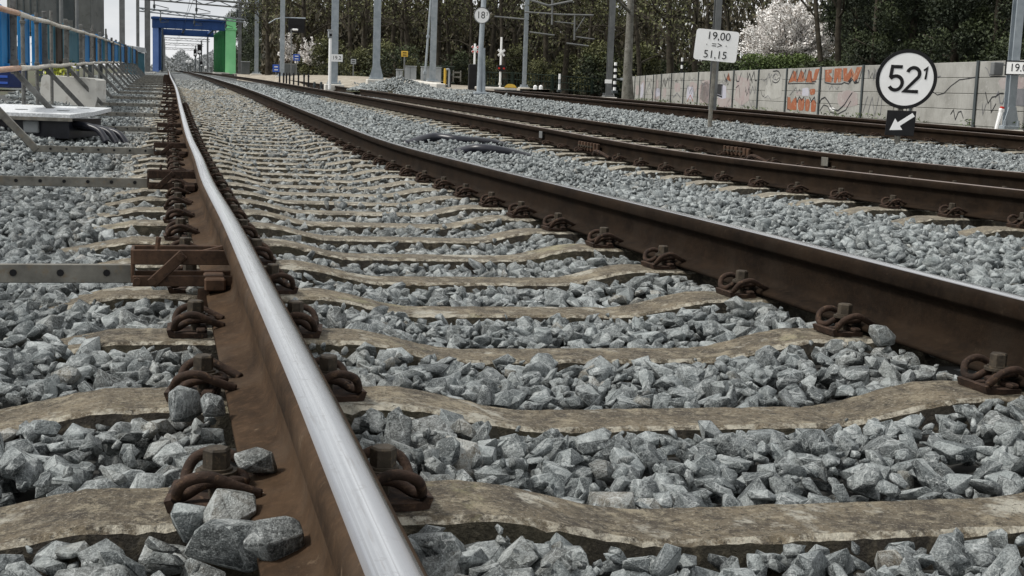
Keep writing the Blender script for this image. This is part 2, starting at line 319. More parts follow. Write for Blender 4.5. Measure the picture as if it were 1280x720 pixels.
# ------------------------------------------------------------------ mesh helpers
def tag(o, label=None, cat=None, group=None, kind=None):
    if label: o['label'] = label
    if cat: o['category'] = cat
    if group: o['group'] = group
    if kind: o['kind'] = kind
    return o
def empty(name, loc, label, cat, group=None, rz=0.0):
    o = bpy.data.objects.new(name, None); COL.objects.link(o); o.location = [float(a) for a in loc]; o.rotation_euler = (0, 0, rz)
    o.empty_display_size = 0.1
    return tag(o, label, cat, group)
def frame(d, hint=(0, 0, 1)):
    d = np.asarray(d, float); d = d/np.linalg.norm(d); h = np.asarray(hint, float)
    if abs(d @ h) > 0.95: h = np.array([1., 0, 0])
    a = np.cross(h, d); a /= np.linalg.norm(a); return a, np.cross(d, a)
class MB:
    def __init__(s): s.v = []; s.f = []; s.m = []; s.mi = 0
    def add(s, V, Fc):
        n = len(s.v); s.v += [tuple(map(float, p)) for p in V]; s.f += [tuple(i+n for i in q) for q in Fc]; s.m += [s.mi]*len(Fc); return s
    def box(s, c, size, X=(1, 0, 0), Y=(0, 1, 0), Z=(0, 0, 1), ch=0.0):
        c = np.asarray(c, float); X, Y, Z = (np.asarray(a, float) for a in (X, Y, Z)); h = np.asarray(size, float)/2
        if ch <= 0:
            V = [c+a*h[0]*X+b*h[1]*Y+d*h[2]*Z for d in (-1, 1) for b in (-1, 1) for a in (-1, 1)]
            return s.add(V, [(0, 2, 3, 1), (4, 5, 7, 6), (0, 1, 5, 4), (2, 6, 7, 3), (0, 4, 6, 2), (1, 3, 7, 5)])
        bm = bmesh.new(); bmesh.ops.create_cube(bm, size=1)
        for q in bm.verts: q.co = (q.co.x*size[0], q.co.y*size[1], q.co.z*size[2])
        bmesh.ops.bevel(bm, geom=list(bm.edges), offset=ch, segments=1, affect='EDGES')
        bm.verts.index_update()
        V = [c+q.co.x*X+q.co.y*Y+q.co.z*Z for q in bm.verts]; Fc = [tuple(q.index for q in f.verts) for f in bm.faces]; bm.free()
        return s.add(V, Fc)
    def tube(s, path, r, n=6, cap=True):
        P = [np.asarray(p, float) for p in path]; R = r if hasattr(r, '__len__') else [r]*len(P)
        V = []; a = None
        for i, p in enumerate(P):
            t = P[min(i+1, len(P)-1)]-P[max(i-1, 0)]; t = t/max(np.linalg.norm(t), 1e-9)
            if a is None: a, b = frame(t)
            else:
                a = a-(a @ t)*t; a /= np.linalg.norm(a); b = np.cross(t, a)
            for k in range(n):
                w = 2*math.pi*k/n; V.append(p+R[i]*(math.cos(w)*a+math.sin(w)*b))
        Fc = [(i*n+k, i*n+(k+1) % n, (i+1)*n+(k+1) % n, (i+1)*n+k) for i in range(len(P)-1) for k in range(n)]
        if cap: Fc += [tuple(range(n))[::-1], tuple((len(P)-1)*n+k for k in range(n))]
        return s.add(V, Fc)
    def prism(s, poly, o, X, Y, Z, t):
        """flat polygon (list of 2-D points, counter-clockwise) raised by t along Z"""
        o, X, Y, Z = (np.asarray(a, float) for a in (o, X, Y, Z)); n = len(poly)
        V = [o+a*X+b*Y for a, b in poly]+[o+a*X+b*Y+t*Z for a, b in poly]
        return s.add(V, [tuple(range(n))[::-1], tuple(range(n, 2*n))]+[(k, (k+1) % n, n+(k+1) % n, n+k) for k in range(n)])
    def ribbon(s, pts, w, o, X, Y, Z, t):
        """flat painted stroke along 2-D points"""
        o, X, Y, Z = (np.asarray(a, float) for a in (o, X, Y, Z)); P = np.array(pts, float); n = len(P); L = []; R = []
        for i in range(n):
            a = P[i]-P[i-1] if i else P[1]-P[0]; b = P[i+1]-P[i] if i < n-1 else a
            a = a/np.linalg.norm(a); b = b/np.linalg.norm(b); m = a+b; m = m/max(np.linalg.norm(m), 1e-6)
            nn = np.array([-m[1], m[0]]); k = w/2/max(0.5, nn @ np.array([-a[1], a[0]]))
            L.append(P[i]+nn*k); R.append(P[i]-nn*k)
        V = [o+a*X+b*Y+t*Z for a, b in L]+[o+a*X+b*Y+t*Z for a, b in R]
        return s.add(V, [(i, n+i, n+i+1, i+1) for i in range(n-1)])
    def disc(s, c, r, X, Y, Z, t, n=40):
        return s.prism([(r*math.cos(2*math.pi*k/n), r*math.sin(2*math.pi*k/n)) for k in range(n)], c, X, Y, Z, t)
    def mesh(s, name, mats, smooth=False):
        me = bpy.data.meshes.new(name); me.from_pydata(s.v, [], s.f); 
        for m in (mats if isinstance(mats, (list, tuple)) else [mats]): me.materials.append(m)
        me.polygons.foreach_set('material_index', s.m)
        if smooth: me.polygons.foreach_set('use_smooth', [True]*len(s.f))
        me.update(); return me
    def build(s, name, mats, parent=None, smooth=False, label=None, loc=None):
        o = bpy.data.objects.new(name, s.mesh(name, mats, smooth)); COL.objects.link(o)
        if parent is not None: o.parent = parent
        if loc is not None: o.location = [float(a) for a in loc]
        if label: o['label'] = label
        return o
def link_copy(o, parent=None):
    c = o.copy(); COL.objects.link(c); c.parent = parent
    for ch in list(o.children): link_copy(ch, c)
    return c
def raw_mesh(name, V, Fc, mats, tint=None, nper=3):
    """big meshes straight from arrays; Fc is (n, nper)"""
    me = bpy.data.meshes.new(name); V = np.ascontiguousarray(V, np.float32); Fc = np.ascontiguousarray(Fc, np.int32); n = len(Fc)
    me.vertices.add(len(V)); me.vertices.foreach_set('co', V.ravel())
    me.loops.add(n*nper); me.loops.foreach_set('vertex_index', Fc.ravel())
    me.polygons.add(n); me.polygons.foreach_set('loop_start', np.arange(n, dtype=np.int32)*nper)
    me.polygons.foreach_set('loop_total', np.full(n, nper, np.int32))
    me.update(calc_edges=True)
    for m in (mats if isinstance(mats, (list, tuple)) else [mats]): me.materials.append(m)
    if tint is not None:
        a = me.color_attributes.new('tint', 'FLOAT_COLOR', 'POINT'); a.data.foreach_set('color', np.ascontiguousarray(tint, np.float32).ravel())
    return me
def obj_of(name, me, parent=None):
    o = bpy.data.objects.new(name, me); COL.objects.link(o); o.parent = parent; return o
def text_mesh(s, size, align='CENTER', xs=1.0):
    cu = bpy.data.curves.new('lettering', 'FONT'); cu.body = s; cu.size = size; cu.align_x = align; cu.align_y = 'CENTER'; cu.fill_mode = 'FRONT'
    o = bpy.data.objects.new('lettering', cu); COL.objects.link(o); bpy.context.view_layer.update()
    me = bpy.data.meshes.new_from_object(o)
    V = [(v.co.x*xs, v.co.y) for v in me.vertices]; Fc = [tuple(p.vertices) for p in me.polygons]
    bpy.data.objects.remove(o); bpy.data.curves.remove(cu); bpy.data.meshes.remove(me)
    return V, Fc
def put_text(mb, s, size, o, X, Y, Z, t, xs=1.0, align='CENTER'):
    V, Fc = text_mesh(s, size, align, xs); o, X, Y, Z = (np.asarray(a, float) for a in (o, X, Y, Z))
    mb.add([o+a*X+b*Y+t*Z for a, b in V], Fc)
UPZ = np.array([0, 0, 1.])
def facing(p, yaw_extra=0.0):
    """right / up / outward axes of an upright face at p that looks back down the line to the camera"""
    d = CAM[:2]-np.asarray(p)[:2]; a = math.atan2(d[1], d[0])+yaw_extra
    Z = np.array([math.cos(a), math.sin(a), 0]); return np.array([-Z[1], Z[0], 0]), UPZ, Z

# ------------------------------------------------------------------ ground (one sheet to the horizon)
def grid_axis(parts):
    out = []
    for a, b, st in parts: out += list(np.arange(a, b, st))
    return np.array(out+[parts[-1][1]])
gx = grid_axis([(-3000, -300, 900), (-300, -40, 65), (-40, -6, 6), (-6, 0.1, .15), (0.1, 3, .12), (3, 14, .2), (14, 30, 1), (30, 100, 10), (100, 400, 60), (400, 3400, 1000)])
gy = grid_axis([(-200, -10, 38), (-10, 0, 1), (0, 25, .3), (25, 60, .8), (60, 150, 5), (150, 600, 45), (600, 5000, 800)])
XX, YY = np.meshgrid(gx, gy); ZZ = ground_z(XX, np.minimum(YY, 400)) - 0.055
nx, ny = len(gx), len(gy); idx = np.arange(nx*ny).reshape(ny, nx)
FC = np.stack([idx[:-1, :-1], idx[:-1, 1:], idx[1:, 1:], idx[1:, :-1]], -1).reshape(-1, 4)
mask = ((XX > -2.6-0.4*np.sin(YY)) & (XX < np.maximum(X3(YY)+1.9, X2(YY)+3)) & (YY < 260)).astype(float)
mask = np.where((YY > 60) & (XX > X2(YY)+3), 0, mask)
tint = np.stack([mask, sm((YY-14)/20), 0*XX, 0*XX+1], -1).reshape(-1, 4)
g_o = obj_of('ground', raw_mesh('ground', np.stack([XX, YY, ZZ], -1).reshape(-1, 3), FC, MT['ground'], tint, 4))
g_o['kind'] = 'structure'

# ------------------------------------------------------------------ rails
PROF = [(-a, b) for a, b in HALF[:0:-1]] + HALF
NP_ = len(PROF); TOPSEG = {i for i in range(NP_-1) if abs(PROF[i][0]) <= .0216 and PROF[i][1] > -.003 and abs(PROF[i+1][0]) <= .0216 and PROF[i+1][1] > -.003}
def alignment(Xf, Df, ys):
    ys = np.asarray(ys, float); e = 0.02; x = Xf(ys); dx = (Xf(ys+e)-Xf(ys-e))/(2*e); n = np.hypot(1, dx)
    return x, ys, prof(ys)+Df(ys), np.stack([1/n, -dx/n], -1)
ZERO = lambda y: np.zeros_like(np.asarray(y, float))
CANT1 = -0.0107
def rail(Xf, Df, side, ys, label, mats, cant=0.0, sx=1.0):
    x, y, z, N = alignment(Xf, Df, ys); off = side*G
    V = []; UVs = []; acc = 0
    for i in range(len(ys)):
        for j, (a, b) in enumerate(PROF):
            V.append((x[i]+(off+a)*N[i, 0], y[i]+(off+a)*N[i, 1], z[i]+b+cant*(off+a)))
    mb = MB(); mb.v = V
    for i in range(len(ys)-1):
        for j in range(NP_-1):
            mb.f.append((i*NP_+j, i*NP_+j+1, (i+1)*NP_+j+1, (i+1)*NP_+j)); mb.m.append(0 if j in TOPSEG else 1)
        mb.f.append((i*NP_+NP_-1, i*NP_, (i+1)*NP_, (i+1)*NP_+NP_-1)); mb.m.append(1)
    mb.f += [tuple(range(NP_)), tuple((len(ys)-1)*NP_+j for j in range(NP_))[::-1]]; mb.m += [1, 1]
    me = mb.mesh('rail', mats)
    me.polygons.foreach_set('use_smooth', [True]*(len(mb.f)-2)+[False]*2)
    uv = me.uv_layers.new(name='UVMap')
    plen = np.concatenate([[0], np.cumsum([math.dist(PROF[k], PROF[k+1]) for k in range(NP_-1)])])
    vi = np.zeros(len(me.loops), np.int32); me.loops.foreach_get('vertex_index', vi)
    uv.data.foreach_set('uv', np.stack([plen[vi % NP_], np.asarray(ys)[vi//NP_]], -1).astype(np.float32).ravel())
    # flip so that the normals look outwards
    me.flip_normals()
    o = obj_of('rail', me); tag(o, label, 'rail'); return o
def stations(a, b, near=0.25, grow=0.03):
    out = [a]
    while out[-1] < b: out.append(out[-1]+max(near, grow*out[-1]))
    return np.array(out)
ys1 = stations(0.25, 330)
rail(X1, ZERO, -1, ys1, 'brown left rail of the nearest track with a bright polished head', [MT['rail_shine'], MT['rail_rust']], CANT1)
rail(X1, ZERO, 1, ys1, 'dark brown rail with a thin shiny head, right rail of the nearest track', [MT['rail_shine'], MT['rail_rust_dark']], CANT1)
ys2 = stations(0.6, 300)
rail(X2, D2, -1, ys2, 'dull rusty near rail of the middle track, with the insulated joint beside it', [MT['rail_dull'], MT['rail_rust_dark']])
rail(X2, D2, 1, ys2, 'dull rusty far rail of the middle track, carrying a small pale plate', [MT['rail_dull'], MT['rail_rust_dark']])
ys3 = stations(1.0, 68)
rail(X3, D3, -1, ys3, 'rusty near rail of the far track, right behind the round 52 sign', [MT['rail_dull'], MT['rail_rust_dark']])
rail(X3, D3, 1, ys3, 'rusty far rail of the far track, closest to the graffiti wall', [MT['rail_dull'], MT['rail_rust_dark']])

# ------------------------------------------------------------------ sleepers with clips
def sleeper_mesh(seed):
    r = np.random.default_rng(seed); mb = MB(); xs = np.concatenate([[-1.26, -1.25], np.linspace(-1.2, 1.2, 145), [1.25, 1.26]])
    n = len(xs); sec = []
    for i, x in enumerate(xs):
        t = float(sleeper_top(x)); t -= 0.05*max(0, (abs(x)-1.02)/.24)
        hw = 0.071 + 0.010*float(sm((abs(x)-0.3)/.25)); c = 0.0055+abs(r.normal(0, .0018))+(r.random() < .04)*r.uniform(.002, .005); c2 = 0.0055+abs(r.normal(0, .0014))+(r.random() < .04)*r.uniform(.002, .005)
        if i in (0, n-1): t -= .01; hw -= .008
        j = r.normal(0, .0006, 6)
        sec.append([(x, -hw-.028, -.42), (x, -hw-.004+j[0], t-c+j[1]), (x, -hw+c+j[2], t+j[3]), (x, hw-c2+j[4], t+j[3]), (x, hw+.004+j[5], t-c2+j[1]), (x, hw+.028, -.42)])
    k = 6; V = [p for q in sec for p in q]; Fc = []; mi = []
    for i in range(n-1):
        for j in range(k):
            Fc.append((i*k+j, i*k+(j+1) % k, (i+1)*k+(j+1) % k, (i+1)*k+j)); mi.append(1 if j in (1, 3) else 0)
    Fc += [tuple(range(k))[::-1], tuple((n-1)*k+j for j in range(k))]; mi += [0, 0]
    mb.v = [tuple(map(float, p)) for p in V]; mb.f = [q[::-1] for q in Fc]; mb.m = mi
    return mb.mesh('sleeper', [MT['sleeper'], MT['sleeper_edge']])
SLEEPERS = [sleeper_mesh(s) for s in (1, 2, 3, 4)]
# tension clip, in local axes: +x away from the rail, origin on the bolt axis at the sleeper top
def smooth_path(P, n=6):
    P = [np.array(p, float) for p in P]; out = []
    for i in range(len(P)-1):
        p0, p1, p2, p3 = P[max(i-1, 0)], P[i], P[i+1], P[min(i+2, len(P)-1)]
        for k in range(n):
            t = k/n; out.append(0.5*((2*p1)+(-p0+p2)*t+(2*p0-5*p1+4*p2-p3)*t*t+(-p0+3*p1-3*p2+p3)*t**3))
    out.append(P[-1]); return out
def clip_mesh(n, seg):
    half = [(-.062, .052, .030), (-.030, .064, .044), (.008, .070, .060), (.042, .066, .050), (.054, .050, .026), (.044, .030, .022), (.018, .0225, .036), (-.020, .022, .040), (-.034, .012, .036)]
    path = half + [(x, -y, z) for x, y, z in half[::-1]]
    path = [(x*.86-.004, y*.84, z*.86) for x, y, z in path]
    mb = MB(); mb.tube(smooth_path(path, seg), .0072, n); return mb.mesh('rail_clip', MT['rust'], True)
def plate_mesh():
    mb = MB(); mb.prism([(-.030, .0), (.048, .0), (.064, .002), (.070, .020), (.060, .022), (.052, .012), (-.030, .012)], (0, .046, 0), (.82, 0, 0), (0, 0, .8), (0, -1, 0), .092)
    mb.box((-.012, 0, .014), (.02, .088, .010), ch=.003)
    return mb.mesh('guide_plate', MT['rust'])
def bolt_mesh():
    mb = MB(); hexa = lambda r: [(r*math.cos(math.pi/3*k+.3), r*math.sin(math.pi/3*k+.3)) for k in range(6)]
    mb.prism([(.029*math.cos(math.pi/10*k), .029*math.sin(math.pi/10*k)) for k in range(20)], (0, 0, .044), (1, 0, 0), (0, 1, 0), (0, 0, 1), .006)
    mb.prism([(.023*math.cos(math.pi/10*k), .023*math.sin(math.pi/10*k)) for k in range(20)], (0, 0, .050), (1, 0, 0), (0, 1, 0), (0, 0, 1), .004)
    h = hexa(.0195); q = hexa(.0165)
    o = np.array([0, 0, .054]); n0 = len(mb.v)
    mb.add([(a, b, .054) for a, b in h]+[(a, b, .079) for a, b in h]+[(a, b, .082) for a, b in q],
           [(k, (k+1) % 6, 6+(k+1) % 6, 6+k) for k in range(6)]+[(6+k, 6+(k+1) % 6, 12+(k+1) % 6, 12+k) for k in range(6)]+[tuple(range(12, 18))])
    mb.tube([(0, 0, 0), (0, 0, .05)], .011, 8)
    mb.v = [(x*.88, y*.88, z*.88) for x, y, z in mb.v]; return mb.mesh('bolt', MT['bolt'])
CLIP_FINE, CLIP_COARSE, PLATE, BOLT = clip_mesh(8, 6), clip_mesh(5, 2), plate_mesh(), bolt_mesh()
ORD = ['nearest', 'second', 'third', 'fourth', 'fifth', 'sixth', 'seventh', 'eighth']
def lay_sleepers(Xf, Df, ys, label_of, group, cant, detail_to, bolt_to, seed):
    r = random.Random(seed)
    for i, y in enumerate(ys):
        x, _, z, N = alignment(Xf, Df, [y]); x, z, N = float(x[0]), float(z[0]), N[0]
        s = bpy.data.objects.new('sleeper', SLEEPERS[r.randrange(4)]); COL.objects.link(s)
        s.location = (x, y, z); s.rotation_euler = (r.gauss(0, .004), math.atan(-cant), math.atan2(N[1], N[0])+r.gauss(0, .004) + (math.pi if r.random() < .5 else 0))
        flip = -1 if abs(s.rotation_euler[2]) > 1.5 else 1
        s.rotation_euler[1] *= flip
        tag(s, label_of(i), 'sleeper', group)
        if y > detail_to: continue
        for side in (-1, 1):
            for io in (-1, 1):
                c = bpy.data.objects.new('rail_clip', CLIP_FINE if y < 6 else CLIP_COARSE); COL.objects.link(c); c.parent = s
                c.location = (side*G+io*.1035, r.gauss(0, .004), -.169); c.rotation_euler = (0, 0, (0 if io > 0 else math.pi)+r.gauss(0, .06)*(y < 6))
                if y > bolt_to: continue
                for nm, me in (('guide_plate', PLATE), ('bolt', BOLT)):
                    b = bpy.data.objects.new(nm, me); COL.objects.link(b); b.parent = c
                    if nm == 'bolt': b.rotation_euler = (0, 0, r.uniform(0, 1))
S0 = 1.6474
YS1 = [S0+.6*i for i in range(60)]
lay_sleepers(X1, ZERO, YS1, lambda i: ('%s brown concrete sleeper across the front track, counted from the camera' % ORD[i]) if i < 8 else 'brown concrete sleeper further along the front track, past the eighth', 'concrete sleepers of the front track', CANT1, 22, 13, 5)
YS2 = [6.05148-.6*4+.6*i for i in range(50)]
lay_sleepers(X2, D2, YS2, lambda i: 'concrete sleeper half buried in stones under the dull middle track', 'concrete sleepers of the middle track', 0, 19, 12, 6)
YS3 = [8.2+.6*i for i in range(42)]
lay_sleepers(X3, D3, YS3, lambda i: 'buried concrete sleeper under the far track by the graffiti wall', 'concrete sleepers of the far track', 0, 24, 0, 8)

# ------------------------------------------------------------------ ballast
def rock_proto(seed, npts, bev, el=None):
    r = np.random.default_rng(seed); el = el if el is not None else np.array([1, r.uniform(.58, .9), r.uniform(.34, .62)])
    p = r.normal(size=(npts, 3)); p /= np.linalg.norm(p, axis=1)[:, None]
    p = np.sign(p)*np.abs(p)**0.8; p *= r.uniform(.85, 1.13, (npts, 1)); p = p*el*.5
    bm = bmesh.new()
    for q in p: bm.verts.new(q)
    bmesh.ops.convex_hull(bm, input=bm.verts)
    for q in [q for q in bm.verts if not q.link_faces]: bm.verts.remove(q)
    bmesh.ops.dissolve_limit(bm, angle_limit=math.radians(17), verts=bm.verts, edges=bm.edges)
    if bev: bmesh.ops.bevel(bm, geom=list(bm.edges), offset=bev, segments=1, affect='EDGES', clamp_overlap=True)
    bmesh.ops.triangulate(bm, faces=bm.faces)
    bm.verts.index_update(); V = np.array([q.co[:] for q in bm.verts]); Fc = np.array([[a.index for a in f.verts] for f in bm.faces]); bm.free()
    return V, Fc
PRO = {'fine': [rock_proto(100+i, 12+i % 7, .013) for i in range(30)], 'mid': [rock_proto(200+i, 13, 0) for i in range(18)], 'far': [rock_proto(300+i, 9, 0) for i in range(12)], 'tiny': [rock_proto(400+i, 7, 0) for i in range(8)]}
def rand_rot(n, flat=0.55):
    yaw = RNG.uniform(0, 2*np.pi, n); a = RNG.normal(0, flat, n); b = RNG.normal(0, flat, n)
    c, s = np.cos, np.sin; Z = np.zeros(n); O = np.ones(n)
    Rz = np.stack([c(yaw), -s(yaw), Z, s(yaw), c(yaw), Z, Z, Z, O], -1).reshape(-1, 3, 3)
    Rx = np.stack([O, Z, Z, Z, c(a), -s(a), Z, s(a), c(a)], -1).reshape(-1, 3, 3)
    Ry = np.stack([c(b), Z, s(b), Z, O, Z, -s(b), Z, c(b)], -1).reshape(-1, 3, 3)
    return Rz @ Rx @ Ry
class Rocks:
    def __init__(s): s.V = []; s.F = []; s.T = []; s.n = 0
    def add(s, kind, P, size, tint, flat=0.5):
        k = RNG.integers(0, len(PRO[kind]), len(P))
        for j, (V, Fc) in enumerate(PRO[kind]):
            m = k == j; n = int(m.sum())
            if not n: continue
            R = rand_rot(n, flat); W_ = np.einsum('nij,vj->nvi', R, V)*size[m][:, None, None]+P[m][:, None, :]
            s.V.append(W_.reshape(-1, 3).astype(np.float32)); s.F.append((Fc[None]+(np.arange(n)*len(V))[:, None, None]+s.n).reshape(-1, 3).astype(np.int32))
            s.T.append(np.repeat(tint[m], len(V), 0).astype(np.float32)); s.n += n*len(V)
    def build(s, label):
        o = obj_of('ballast', raw_mesh('ballast', np.concatenate(s.V), np.concatenate(s.F), MT['stone'], np.concatenate(s.T)))
        o['kind'] = 'stuff'; tag(o, label, 'ballast'); return o
BED = {'left': Rocks(), 'crib': Rocks(), 'mid': Rocks(), 'far': Rocks()}
def near_track(x, y, Xf, ys, foot, hw, grow, size, clear, off_max=1.27):
    """true where a stone of SIZE would sit in a rail, a sleeper or a clip of the track"""
    off = x-Xf(y); d = np.minimum(np.abs(off-G), np.abs(off+G))
    bad = d < foot+.38*size
    ys = np.asarray(ys); ph = (y-ys[0])/.6; k = np.clip(np.round(ph), 0, len(ys)-1); ds = np.abs(y-(ys[0]+.6*k))
    bad |= (ds < hw+grow*size) & (np.abs(off) < off_max)
    bad |= (ds < .052+.2*size) & (d < clear)
    return bad, off, ds
def scatter(kind, d0, d1, cell, s_mu, s_sd, dz, jit, drop=0.0, flat=0.5, keep=0.0, deep=1.0):
    tmax = math.tan(math.radians(26)); ymax = d1/cy+d1*tmax; 
    xs = np.arange(-2.6, 15, cell); ysv = np.arange(max(.75, d0*.6), d1*1.12, cell)
    X, Y = np.meshgrid(xs, ysv); X = (X+RNG.uniform(-.5, .5, X.shape)*cell*1.1).ravel(); Y = (Y+RNG.uniform(-.5, .5, Y.shape)*cell*1.1).ravel()
    D = X*sy+Y*cy; L = X*cy-Y*sy
    k = (D >= d0) & (D < d1) & (np.abs(L) < D*.41+.55) & (RNG.random(len(X)) >= drop)
    edge_l = -2.1+.25*np.sin(Y*1.7); edge_r = np.maximum(X3(Y)+1.75, X2(Y)+2.6)
    k &= (X > edge_l) & (X < edge_r)
    X, Y = X[k], Y[k]; n = len(X)
    size = np.clip(RNG.lognormal(math.log(s_mu), s_sd, n), s_mu*.5, s_mu*1.75)
    Z = ground_z(X, Y)+dz+RNG.normal(0, jit, n)-.22*size
    b1, o1, ds1 = near_track(X, Y, X1, YS1, .070, .084, .06, size, .185)
    b2, o2, ds2 = near_track(X, Y, X2, YS2, .075, .108, .12, size, .18)
    b3, o3, ds3 = near_track(X, Y, X3, YS3, .08, .10, -.3, size, .14)
    # the cribs of the front track lie lower against the rails' clips and over the buried middle of the far sleepers
    Z = Z-np.where((np.abs(o1) < 1.27) & (Y < 5), .010*np.clip((.150-ds1)/.05, 0, 1), 0)   # stones settle against a sleeper's face
    patch = np.sin(X*5.1+Y*2.3)*np.sin(Y*1.9-X*3.7)+.35*np.sin(X*13+Y*9)
    bury = (np.abs(o1) > G+.19) & (o1 < 0) & (ds1 < .14) & (((Y > 2.7) & (patch > -.25)) | (Y > 6.2))
    bury |= (np.abs(o1) < .30+.12*patch) & (ds1 < .14) & (Y > 4.2) & (patch > 1.0-np.clip((Y-4.2)/9, 0, .85))
    bury |= (np.abs(np.abs(o1)-G) > .2) & (np.abs(o1) < G) & (ds1 < .14) & (Y > 6) & (patch > 1.05)
    b1 &= ~bury
    b2 &= ~((np.abs(o2) > .85) & (ds2 < .14) & (np.abs(o2) < 1.27) & (RNG.random(n) < .88) & (Y > 3))
    ok = ~(b1 | b2 | b3)
    if keep: ok &= (ds1 > keep) | (np.abs(o1) > 1.27)
    X, Y, Z, size, o1, o2, ds1 = X[ok], Y[ok], Z[ok], size[ok], o1[ok], o2[ok], ds1[ok]; n = len(X)
    tone = np.clip(RNG.beta(1.15, 1.9, n)*1.05, 0, 1)
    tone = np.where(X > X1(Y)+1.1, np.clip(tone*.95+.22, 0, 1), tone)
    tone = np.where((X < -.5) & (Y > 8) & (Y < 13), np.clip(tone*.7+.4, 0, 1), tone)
    tone = np.where((X < X1(Y)+1.0) & (Y < 9), tone*.74, tone)*deep  # deep darkens the lower-layer stones, painting shade into the gaps
    rusty = np.clip(.9-np.minimum(np.abs(np.abs(o1)-G), np.abs(np.abs(o2)-G))*2.6, 0, 1)*RNG.random(n)*.85
    rusty = np.maximum(rusty, (RNG.random(n) < .035)*RNG.uniform(.3, .95, n))
    rusty = np.maximum(rusty, np.where(np.abs(o1) < 1.3, np.clip((Y-3)/8, 0, .62)*RNG.random(n)*1.3, 0))
    T = np.stack([tone, rusty, RNG.random(n), np.ones(n)], -1); P = np.stack([X, Y, Z], -1)
    zone = np.where(o1 < -G, 0, np.where(o1 < G, 1, np.where(o2 < G, 2, 3)))
    for zi, nm in enumerate(BED):
        m = zone == zi
        if m.any(): BED[nm].add(kind, P[m], size[m], T[m], flat)
    return n
cnt = []
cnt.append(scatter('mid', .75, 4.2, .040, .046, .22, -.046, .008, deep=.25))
cnt.append(scatter('fine', .75, 4.2, .041, .056, .32, .002, .007, .03, .55))
cnt.append(scatter('mid', .75, 3.6, .045, .020, .30, .0, .012, .35, .8, .125))
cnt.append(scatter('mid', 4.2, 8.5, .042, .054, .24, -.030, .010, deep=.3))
cnt.append(scatter('mid', 4.2, 8.5, .044, .056, .32, .0, .011, .12, .6))
cnt.append(scatter('far', 8.5, 16, .046, .058, .30, -.004, .016, .0, .75))
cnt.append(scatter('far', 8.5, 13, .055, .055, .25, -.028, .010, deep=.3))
cnt.append(scatter('far', 16, 30, .054, .070, .25, -.006, .017, .0, .8))
cnt.append(scatter('tiny', 30, 58, .11, .125, .25, -.015, .02, .0, .8))
print('stones', cnt)
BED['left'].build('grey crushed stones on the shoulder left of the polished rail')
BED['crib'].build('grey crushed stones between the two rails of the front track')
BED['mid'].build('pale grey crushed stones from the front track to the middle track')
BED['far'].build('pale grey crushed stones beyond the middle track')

# single stones that lie on the rail foot or against a clip
def loose(u, v, zc, wpx, tone, rusty, seed, el, label, rx=0.0, rz=0.0):
    p = ray_z(u, v, zc); size = wpx*depth(p)/F
    V, Fc = rock_proto(seed, 17, .03, np.array(el)); o = None
    me = raw_mesh('stone', V*size, Fc, MT['stone'], np.tile([tone, rusty, (seed % 17)/17, 1], (len(V), 1)))
    o = obj_of('stone', me); o.location = [float(a) for a in p]; o.rotation_euler = (rx, .1, rz); tag(o, label, 'stone')
loose(322, 577, -.118, 62, .16, .25, 11, (1, .7, .62), 'grey-brown stone lying on the rail foot beside the nearest bolt', .1, .2)
loose(287, 637, -.135, 80, .42, .45, 12, (1, .8, .7), 'speckled pale stone in front of the nearest bolt', .1, .7)
loose(238, 652, -.150, 72, .8, .05, 13, (1, .8, .7), 'whitish stone between the nearest sleeper and the speckled stone', .3, 1.1)
loose(285, 682, -.140, 128, .18, .05, 14, (1, .75, .6), 'large grey stone at the bottom edge left of the polished rail', -.1, .15)
loose(345, 676, -.122, 84, .02, .05, 15, (1, .8, .7), 'nearly black stone lying on the rail foot at the bottom edge', .2, .6)
loose(232, 508, -.135, 58, .22, .05, 16, (1, .9, .85), 'upright grey stone standing between the two nearest left clips', .2, 1.4)
loose(266, 507, -.125, 44, .10, .05, 17, (1, .85, .75), 'dark stone leaning against the rail foot between the two nearest clips', .2, .3)
loose(245, 362, -.140, 30, .9, 1.0, 18, (1, .65, .6), 'small yellowish brown stone under the rusty clamp', .1, .4)
loose(208, 359, -.165, 40, .35, .1, 19, (1, .8, .75), 'grey stone in front of the rusty clamp', .1, .8)
loose(1102, 418, -.145, 40, .38, .3, 20, (1, .85, .75), 'rounded grey-brown stone against the foot of the right front rail', .0, .3)

# ------------------------------------------------------------------ cables and joints on the middle track
def ground_pix(u, v, dz=0.0):
    lo, hi = 1.0, 90.0
    k = fw + (u-640)/F*rt + (360-v)/F*up
    for d in np.linspace(1.0, 90, 3000):
        p = CAM+d*k
        if p[2] < ground_z(p[0], p[1])+dz: return p
    return CAM+60*k
def cable(pix, r, label, lift=.03):
    P = [ground_pix(u, v)+UPZ*(lift+(math.sin(i*1.9)*.008)) for i, (u, v) in enumerate(pix)]
    P[0][2] -= .05; P[-1][2] -= .05
    mb = MB(); mb.tube(smooth_path(P, 8), r, 8); o = mb.build('cable', MT['rubber'], None, True); tag(o, label, 'cable'); return o
cable([(506, 179), (540, 176), (575, 178), (612, 181), (632, 182)], .045, 'thick black hose lying on the stones, rear one of the two')
cable([(570, 189), (596, 191), (630, 193), (664, 195)], .045, 'thick black hose lying on the stones, front one of the two')
def along(Xf, Df, y, off, z):
    x, yy, zz, N = alignment(Xf, Df, [y]); return np.array([x[0]+off*N[0, 0], yy[0]+off*N[0, 1], zz[0]+z]), np.array([N[0, 0], N[0, 1], 0]), np.array([-N[0, 1], N[0, 0], 0])
def find_y(Xf, Df, off, z, u):
    best = min(np.arange(3, 60, .02), key=lambda y: abs(640+F*((along(Xf, Df, y, off, z)[0]-CAM) @ rt)/depth(along(Xf, Df, y, off, z)[0])-u)); return best
